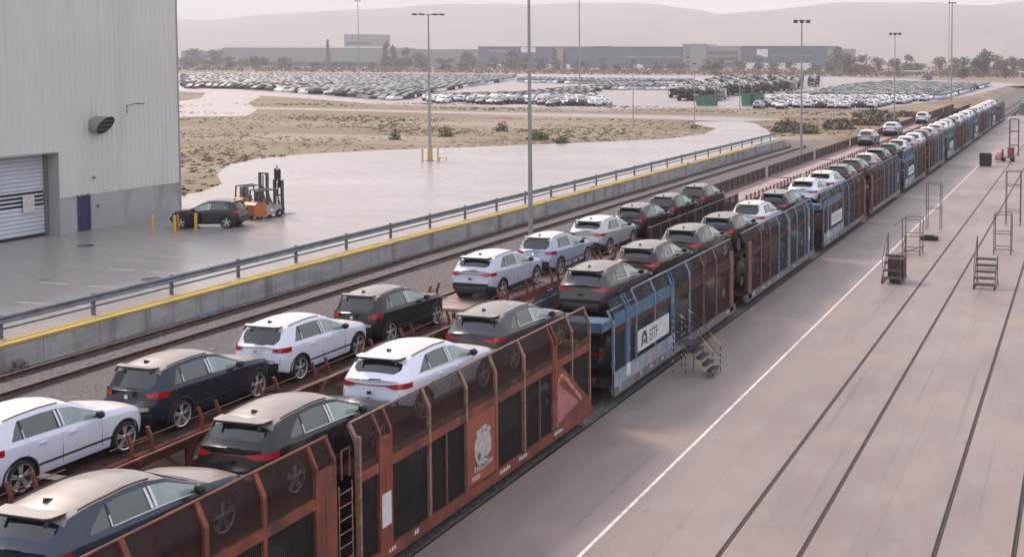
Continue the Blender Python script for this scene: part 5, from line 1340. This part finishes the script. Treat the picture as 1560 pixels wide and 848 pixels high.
TREES = [(-657.1, 860, 25.4, 5.3, 'cypress'), (-571.0, 820, 23.6, 8.8, 'poplar'), (-555.4, 810, 20.2, 9.8, 'poplar'), (-549.8, 820, 19.2, 13.1, 'broad'), (-543.9, 830, 17.2, 12.2, 'broad'), (-481.3, 800, 18.0, 15.8, 'broad'), (-438.8, 800, 18.1, 18.7, 'broad'), (-424.9, 790, 16.0, 12.3, 'broad'), (-190.2, 560, 10.5, 6.2, 'broad'), (-133.3, 640, 11.2, 12.3, 'broad'), (-179.5, 800, 19.5, 14.4, 'poplar'), (-172.8, 810, 17.6, 16.5, 'broad'), (-60.2, 560, 12.3, 7.2, 'broad'), (-55.6, 640, 19.3, 11.2, 'broad'), (-61.0, 640, 13.3, 9.7, 'broad'), (-42.0, 600, 11.1, 7.0, 'broad'), (-47.7, 760, 14.8, 10.5, 'broad'), (-72.3, 520, 3.6, 6.1, 'broad'), (-414.8, 820, 18.4, 7.4, 'poplar'), (-406.1, 820, 15.2, 6.3, 'poplar'), (-668.1, 780, 10.0, 14.1, 'broad'), (-834.6, 900, 18.5, 21.6, 'broad'), (-802.9, 850, 12.0, 18.1, 'broad'), (-873.2, 980, 23.4, 13.7, 'broad'), (-861.0, 950, 17.7, 20.0, 'broad'), (-733.1, 780, 6.7, 18.0, 'broad'), (-749.3, 820, 6.4, 10.5, 'broad'), (-655.7, 740, 8.6, 10.9, 'broad'), (-709.6, 820, 6.8, 14.7, 'broad'), (-692.1, 820, 9.1, 11.6, 'broad'), (-605.6, 740, 8.1, 14.7, 'broad'), (-662.3, 820, 5.8, 10.6, 'broad'), (-606.0, 780, 5.8, 13.6, 'broad'), (-620.2, 820, 5.3, 17.1, 'broad'), (-605.7, 820, 6.2, 14.0, 'broad'), (-526.4, 740, 6.0, 9.3, 'broad'), (-570.6, 820, 9.0, 13.8, 'broad'), (-552.4, 820, 8.8, 17.2, 'broad'), (-510.0, 780, 7.8, 14.2, 'broad'), (-465.9, 740, 7.3, 15.5, 'broad'), (-450.3, 740, 7.4, 14.2, 'broad'), (-489.1, 820, 7.8, 14.6, 'broad'), (-469.2, 820, 9.6, 11.9, 'broad'), (-458.8, 820, 8.2, 18.1, 'broad'), (-421.6, 780, 6.8, 16.4, 'broad'), (-407.1, 780, 8.8, 16.1, 'broad'), (-371.9, 740, 8.0, 11.4, 'broad'), (-372.5, 780, 8.3, 13.0, 'broad'), (-336.2, 740, 9.6, 9.3, 'broad'), (-343.9, 780, 6.4, 11.2, 'broad'), (-331.9, 780, 7.8, 11.3, 'broad'), (-311.8, 780, 6.9, 11.8, 'broad'), (-313.7, 820, 9.4, 14.8, 'broad'), (-305.7, 820, 6.4, 11.4, 'broad'), (-272.6, 780, 7.9, 12.1, 'broad'), (-261.9, 780, 10.0, 8.8, 'broad'), (-234.3, 740, 8.8, 10.9, 'broad'), (-243.9, 820, 10.9, 14.1, 'broad'), (-219.6, 780, 8.4, 13.2, 'broad'), (-218.4, 820, 9.2, 9.5, 'broad'), (-191.5, 780, 7.1, 13.2, 'broad'), (-159.3, 700, 10.6, 11.7, 'broad'), (-175.4, 820, 12.2, 12.9, 'broad'), (-137.1, 700, 13.6, 15.7, 'broad'), (-150.4, 820, 14.0, 12.5, 'broad'), (-118.3, 700, 12.9, 13.7, 'broad'), (-129.1, 820, 14.3, 13.2, 'broad'), (-111.9, 760, 9.4, 15.7, 'broad'), (-105.3, 820, 14.4, 15.6, 'broad'), (-81.3, 700, 11.8, 14.2, 'broad'), (-84.5, 760, 8.7, 15.5, 'broad'), (-69.2, 760, 13.6, 12.1, 'broad'), (-64.4, 820, 14.5, 13.1, 'broad'), (-55.0, 760, 13.0, 13.0, 'broad'), (-45.3, 820, 13.2, 13.5, 'broad')]
rt = random.Random(9)
KN = {'cypress': 'dark narrow cypress', 'poplar': 'tall slim poplar', 'broad': 'round broadleaf tree'}
for i, (x, y, h, wd, kind) in enumerate(TREES):
    tr, crs = tree_meshes(kind, i % 3)
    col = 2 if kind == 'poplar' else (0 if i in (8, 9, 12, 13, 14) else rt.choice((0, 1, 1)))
    t = thing('tree', '%s in the horizon tree belt, number %d' % (KN[kind], i + 1), 'tree', (x, y, .3), rt.uniform(0, 6), 'trees on the horizon')
    fw = wd / (.85 if kind == 'broad' else .55)
    t.scale = (fw, fw, h * (1.25 if h < 11 and x < -200 else 1))
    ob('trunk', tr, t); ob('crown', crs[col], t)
order = sorted([o for o in COL.objects if o.name.startswith('tree') and 'label' in o], key=lambda o: o.location.x / o.location.y)
for k, o in enumerate(order): o['label'] = o['label'].split(', number')[0] + ', number %d from the left' % (k + 1)
# low hedge line and embankment in front of the halls
b = MB(); rn = random.Random(4)
for k in range(9000):
    x = rn.uniform(-1000, 60); y = 610 + (x + 1000) * -.03 + rn.uniform(0, 90) + (rn.random() < .3) * 120; s_ = rn.uniform(.5, 1.7)
    c = Vector((x, y, G + rn.uniform(0, 2.0))); u = Vector((rn.uniform(-1, 1), rn.uniform(-.3, .3), rn.uniform(-.6, .6))); w_ = Vector((rn.uniform(-.3, .3), rn.uniform(-.3, .3), 1))
    b.add([c + u * s_, c + w_ * s_ * .6, c - u * s_, c - w_ * s_ * .5], [(0, 1, 2, 3)])
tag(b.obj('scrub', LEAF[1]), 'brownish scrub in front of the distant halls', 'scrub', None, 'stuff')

# bushes and dry tufts on the field
def bush(x, y, z, w, h, m, label, group='bushes on the dry field'):
    rn = random.Random(int(x * 7 + y)); b = MB()
    t = thing('bush', label, 'bush', (x, y, z), 0, group)
    s = MB()
    for k in range(7): 
        a = rn.uniform(0, 6.28); s.tube([(0, 0, 0), (w * .25 * math.cos(a), w * .25 * math.sin(a), h * .7)], .02, 4)
    s.obj('stem', M_bark, t)
    for k in range(420):
        while True:
            p = Vector((rn.uniform(-1, 1), rn.uniform(-1, 1), rn.uniform(-.2, 1)))
            if p.length < 1: break
        c = Vector((p.x * w / 2, p.y * w / 2, max(.05, p.z * h * (1 - .25 * rn.random())))); s_ = rn.uniform(.04, .13) * (w / 1.6)
        u = Vector((rn.uniform(-1, 1), rn.uniform(-1, 1), rn.uniform(-1, 1))).normalized(); w_ = u.cross(Vector((rn.uniform(-1, 1), rn.uniform(-1, 1), rn.uniform(-1, 1)))).normalized()
        b.add([c + u * s_, c + w_ * s_, c - u * s_, c - w_ * s_ * .7], [(0, 1, 2, 3)])
    b.obj('foliage', m, t); return t
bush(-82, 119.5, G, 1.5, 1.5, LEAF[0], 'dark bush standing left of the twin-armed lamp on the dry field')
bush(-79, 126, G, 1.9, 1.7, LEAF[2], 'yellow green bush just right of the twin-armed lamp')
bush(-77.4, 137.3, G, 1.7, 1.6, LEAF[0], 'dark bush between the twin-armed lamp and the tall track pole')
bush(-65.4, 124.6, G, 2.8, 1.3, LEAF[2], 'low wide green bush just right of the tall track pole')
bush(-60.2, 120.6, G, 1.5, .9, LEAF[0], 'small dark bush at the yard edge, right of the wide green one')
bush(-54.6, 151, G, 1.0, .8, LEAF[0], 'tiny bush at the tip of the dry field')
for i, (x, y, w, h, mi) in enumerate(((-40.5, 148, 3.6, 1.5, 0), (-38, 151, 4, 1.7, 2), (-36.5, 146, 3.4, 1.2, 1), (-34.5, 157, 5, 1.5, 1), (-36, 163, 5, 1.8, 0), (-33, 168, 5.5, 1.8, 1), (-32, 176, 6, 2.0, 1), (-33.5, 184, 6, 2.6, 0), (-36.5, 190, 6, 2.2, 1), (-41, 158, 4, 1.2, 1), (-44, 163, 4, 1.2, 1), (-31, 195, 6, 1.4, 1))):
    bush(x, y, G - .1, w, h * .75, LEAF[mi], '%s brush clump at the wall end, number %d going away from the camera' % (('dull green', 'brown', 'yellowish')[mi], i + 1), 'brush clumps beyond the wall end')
M_tuft = mat('dry_grass', (.25, .195, .12), .9, 0, col2=(.19, .155, .09), scale=.09, detail=5, contrast=(.42, .58))
b = MB(); rn = random.Random(12); cnt = 0
while cnt < 6500:
    x = rn.uniform(-230, -30); y = rn.uniform(64, 215)
    if inside((x, y), yard) or (x > -37 and y < 145) or x > -29 or y < 60: continue
    if x < -30 - y * 1.12: continue
    if -170 < x < -50 and 168 < y < 189: continue
    nv = mnoise.noise((x * .05, y * .09, 3.3))
    if nv < -.05 + rn.uniform(-.3, .3): continue
    cnt += 1; hh = rn.uniform(.05, .2) * (1.2 if nv > .2 else .7)
    for k in range(3):
        a = rn.uniform(0, 6.28); u = Vector((math.cos(a), math.sin(a), 0)) * rn.uniform(.12, .38); c = Vector((x + rn.uniform(-.3, .3), y + rn.uniform(-.3, .3), G - .02))
        b.add([c - u, c + u, c + u * .6 + Vector((u.y * .4, -u.x * .4, hh))], [(0, 1, 2)])
tag(b.obj('dry_grass', M_tuft), 'dry yellow grass tufts on the field', 'grass', None, 'stuff')
b = MB(); cnt = 0
while cnt < 1500:
    x = rn.uniform(-200, -45); y = rn.uniform(85, 170)
    if inside((x, y), yard) or mnoise.noise((x * .04, y * .06, 9.3)) < .1: continue
    cnt += 1; s_ = rn.uniform(.05, .22)
    b.add([(x - s_, y, G - .02), (x, y - s_, G - .02), (x + s_, y, G - .02), (x, y + s_, G - .02), (x + s_ * .2, y, G + s_ * .8)], [(0, 1, 4), (1, 2, 4), (2, 3, 4), (3, 0, 4)])
tag(b.obj('rubble', mat('pale_rubble', (.45, .40, .37), .9)), 'pale stones scattered over the dry field', 'rubble', None, 'stuff')
# weeds at the foot of the retaining wall, clump at the left, blue rag on the ballast
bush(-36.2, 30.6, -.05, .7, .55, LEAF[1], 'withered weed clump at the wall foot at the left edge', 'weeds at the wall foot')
rg = MB(); rn = random.Random(2)
vs = []; 
for j in range(7):
    for i in range(9): vs.append((i * .06 - .24, j * .07 - .2, .03 + .06 * abs(mnoise.noise((i * .7, j * .7, 1)))))
rg.add(vs, [(j * 9 + i, j * 9 + i + 1, (j + 1) * 9 + i + 1, (j + 1) * 9 + i) for j in range(6) for i in range(8)], 0, True)
o = rg.obj('rag', mat('blue_cloth', (.05, .16, .28), .8), None, (-36.3, 39.3, .0)); o.scale = (.8, 1.9, 1.2); tag(o, 'crumpled blue rag lying at the foot of the retaining wall', 'rag')

# ---------------------------------------------------------------- hills
ridge = [(-9000, 150), (-7105, 190), (-5237, 211), (-4957, 210), (-4504, 208), (-4283, 226), (-4109, 247), (-3560, 251), (-3194, 274), (-2956, 287), (-2722, 288), (-2344, 278), (-1976, 252), (-1833, 234), (-1726, 212), (-1621, 214), (-1481, 239), (-1276, 264), (-810, 260), (-301, 263), (700, 250), (2500, 170)]
b = MB(); X = [-9000 + k * 46 for k in range(250)]; rows = 26
for j in range(rows):
    f = j / (rows - 1)
    for x in X:
        h = lerp(ridge, x) ; prof = math.sin(min(1, f * 1.15) * math.pi / 2) ** 1.25
        nz_ = mnoise.fractal(Vector((x * .0016, f * 3.0, .5)), 1.0, 2.0, 5)
        z = h * prof + 45 * nz_ * math.sin(math.pi * min(1, f)) + (3.0 * mnoise.noise((x * .02, 0, 4)) if j == rows - 1 else 0)
        b.v.append((x, 3300 + 2200 * f, z - 1))
n = len(X)
for j in range(rows - 1):
    for i in range(n - 1): b.f.append((j * n + i, j * n + i + 1, (j + 1) * n + i + 1, (j + 1) * n + i)); b.m.append(0); b.sm.append(True)
structure(b.obj('hills', mat('hill_scrub', (.10, .095, .075), .95, 0, col2=(.17, .14, .105), scale=.003, detail=8, contrast=(.4, .6))))

# ---------------------------------------------------------------- haze
hz = MB().box(-8990, 2400, -55, 6200, -1.7, 325)
hm = bpy.data.materials.new('haze_air'); hm.use_nodes = True; nn = hm.node_tree.nodes; nn.remove(nn['Principled BSDF'])
pv = nn.new('ShaderNodeVolumePrincipled'); pv.inputs['Color'].default_value = (.79, .79, .82, 1); pv.inputs['Density'].default_value = .00027; pv.inputs['Anisotropy'].default_value = 0
hm.node_tree.links.new(pv.outputs[0], nn['Material Output'].inputs['Volume'])
ho = hz.obj('haze', hm); ho['kind'] = 'stuff'
# the hidden source copies of the cars are no longer needed
for t in list(TPL.values()):
    def rm(o):
        for c in list(o.children): rm(c)
        bpy.data.objects.remove(o)
    rm(t)
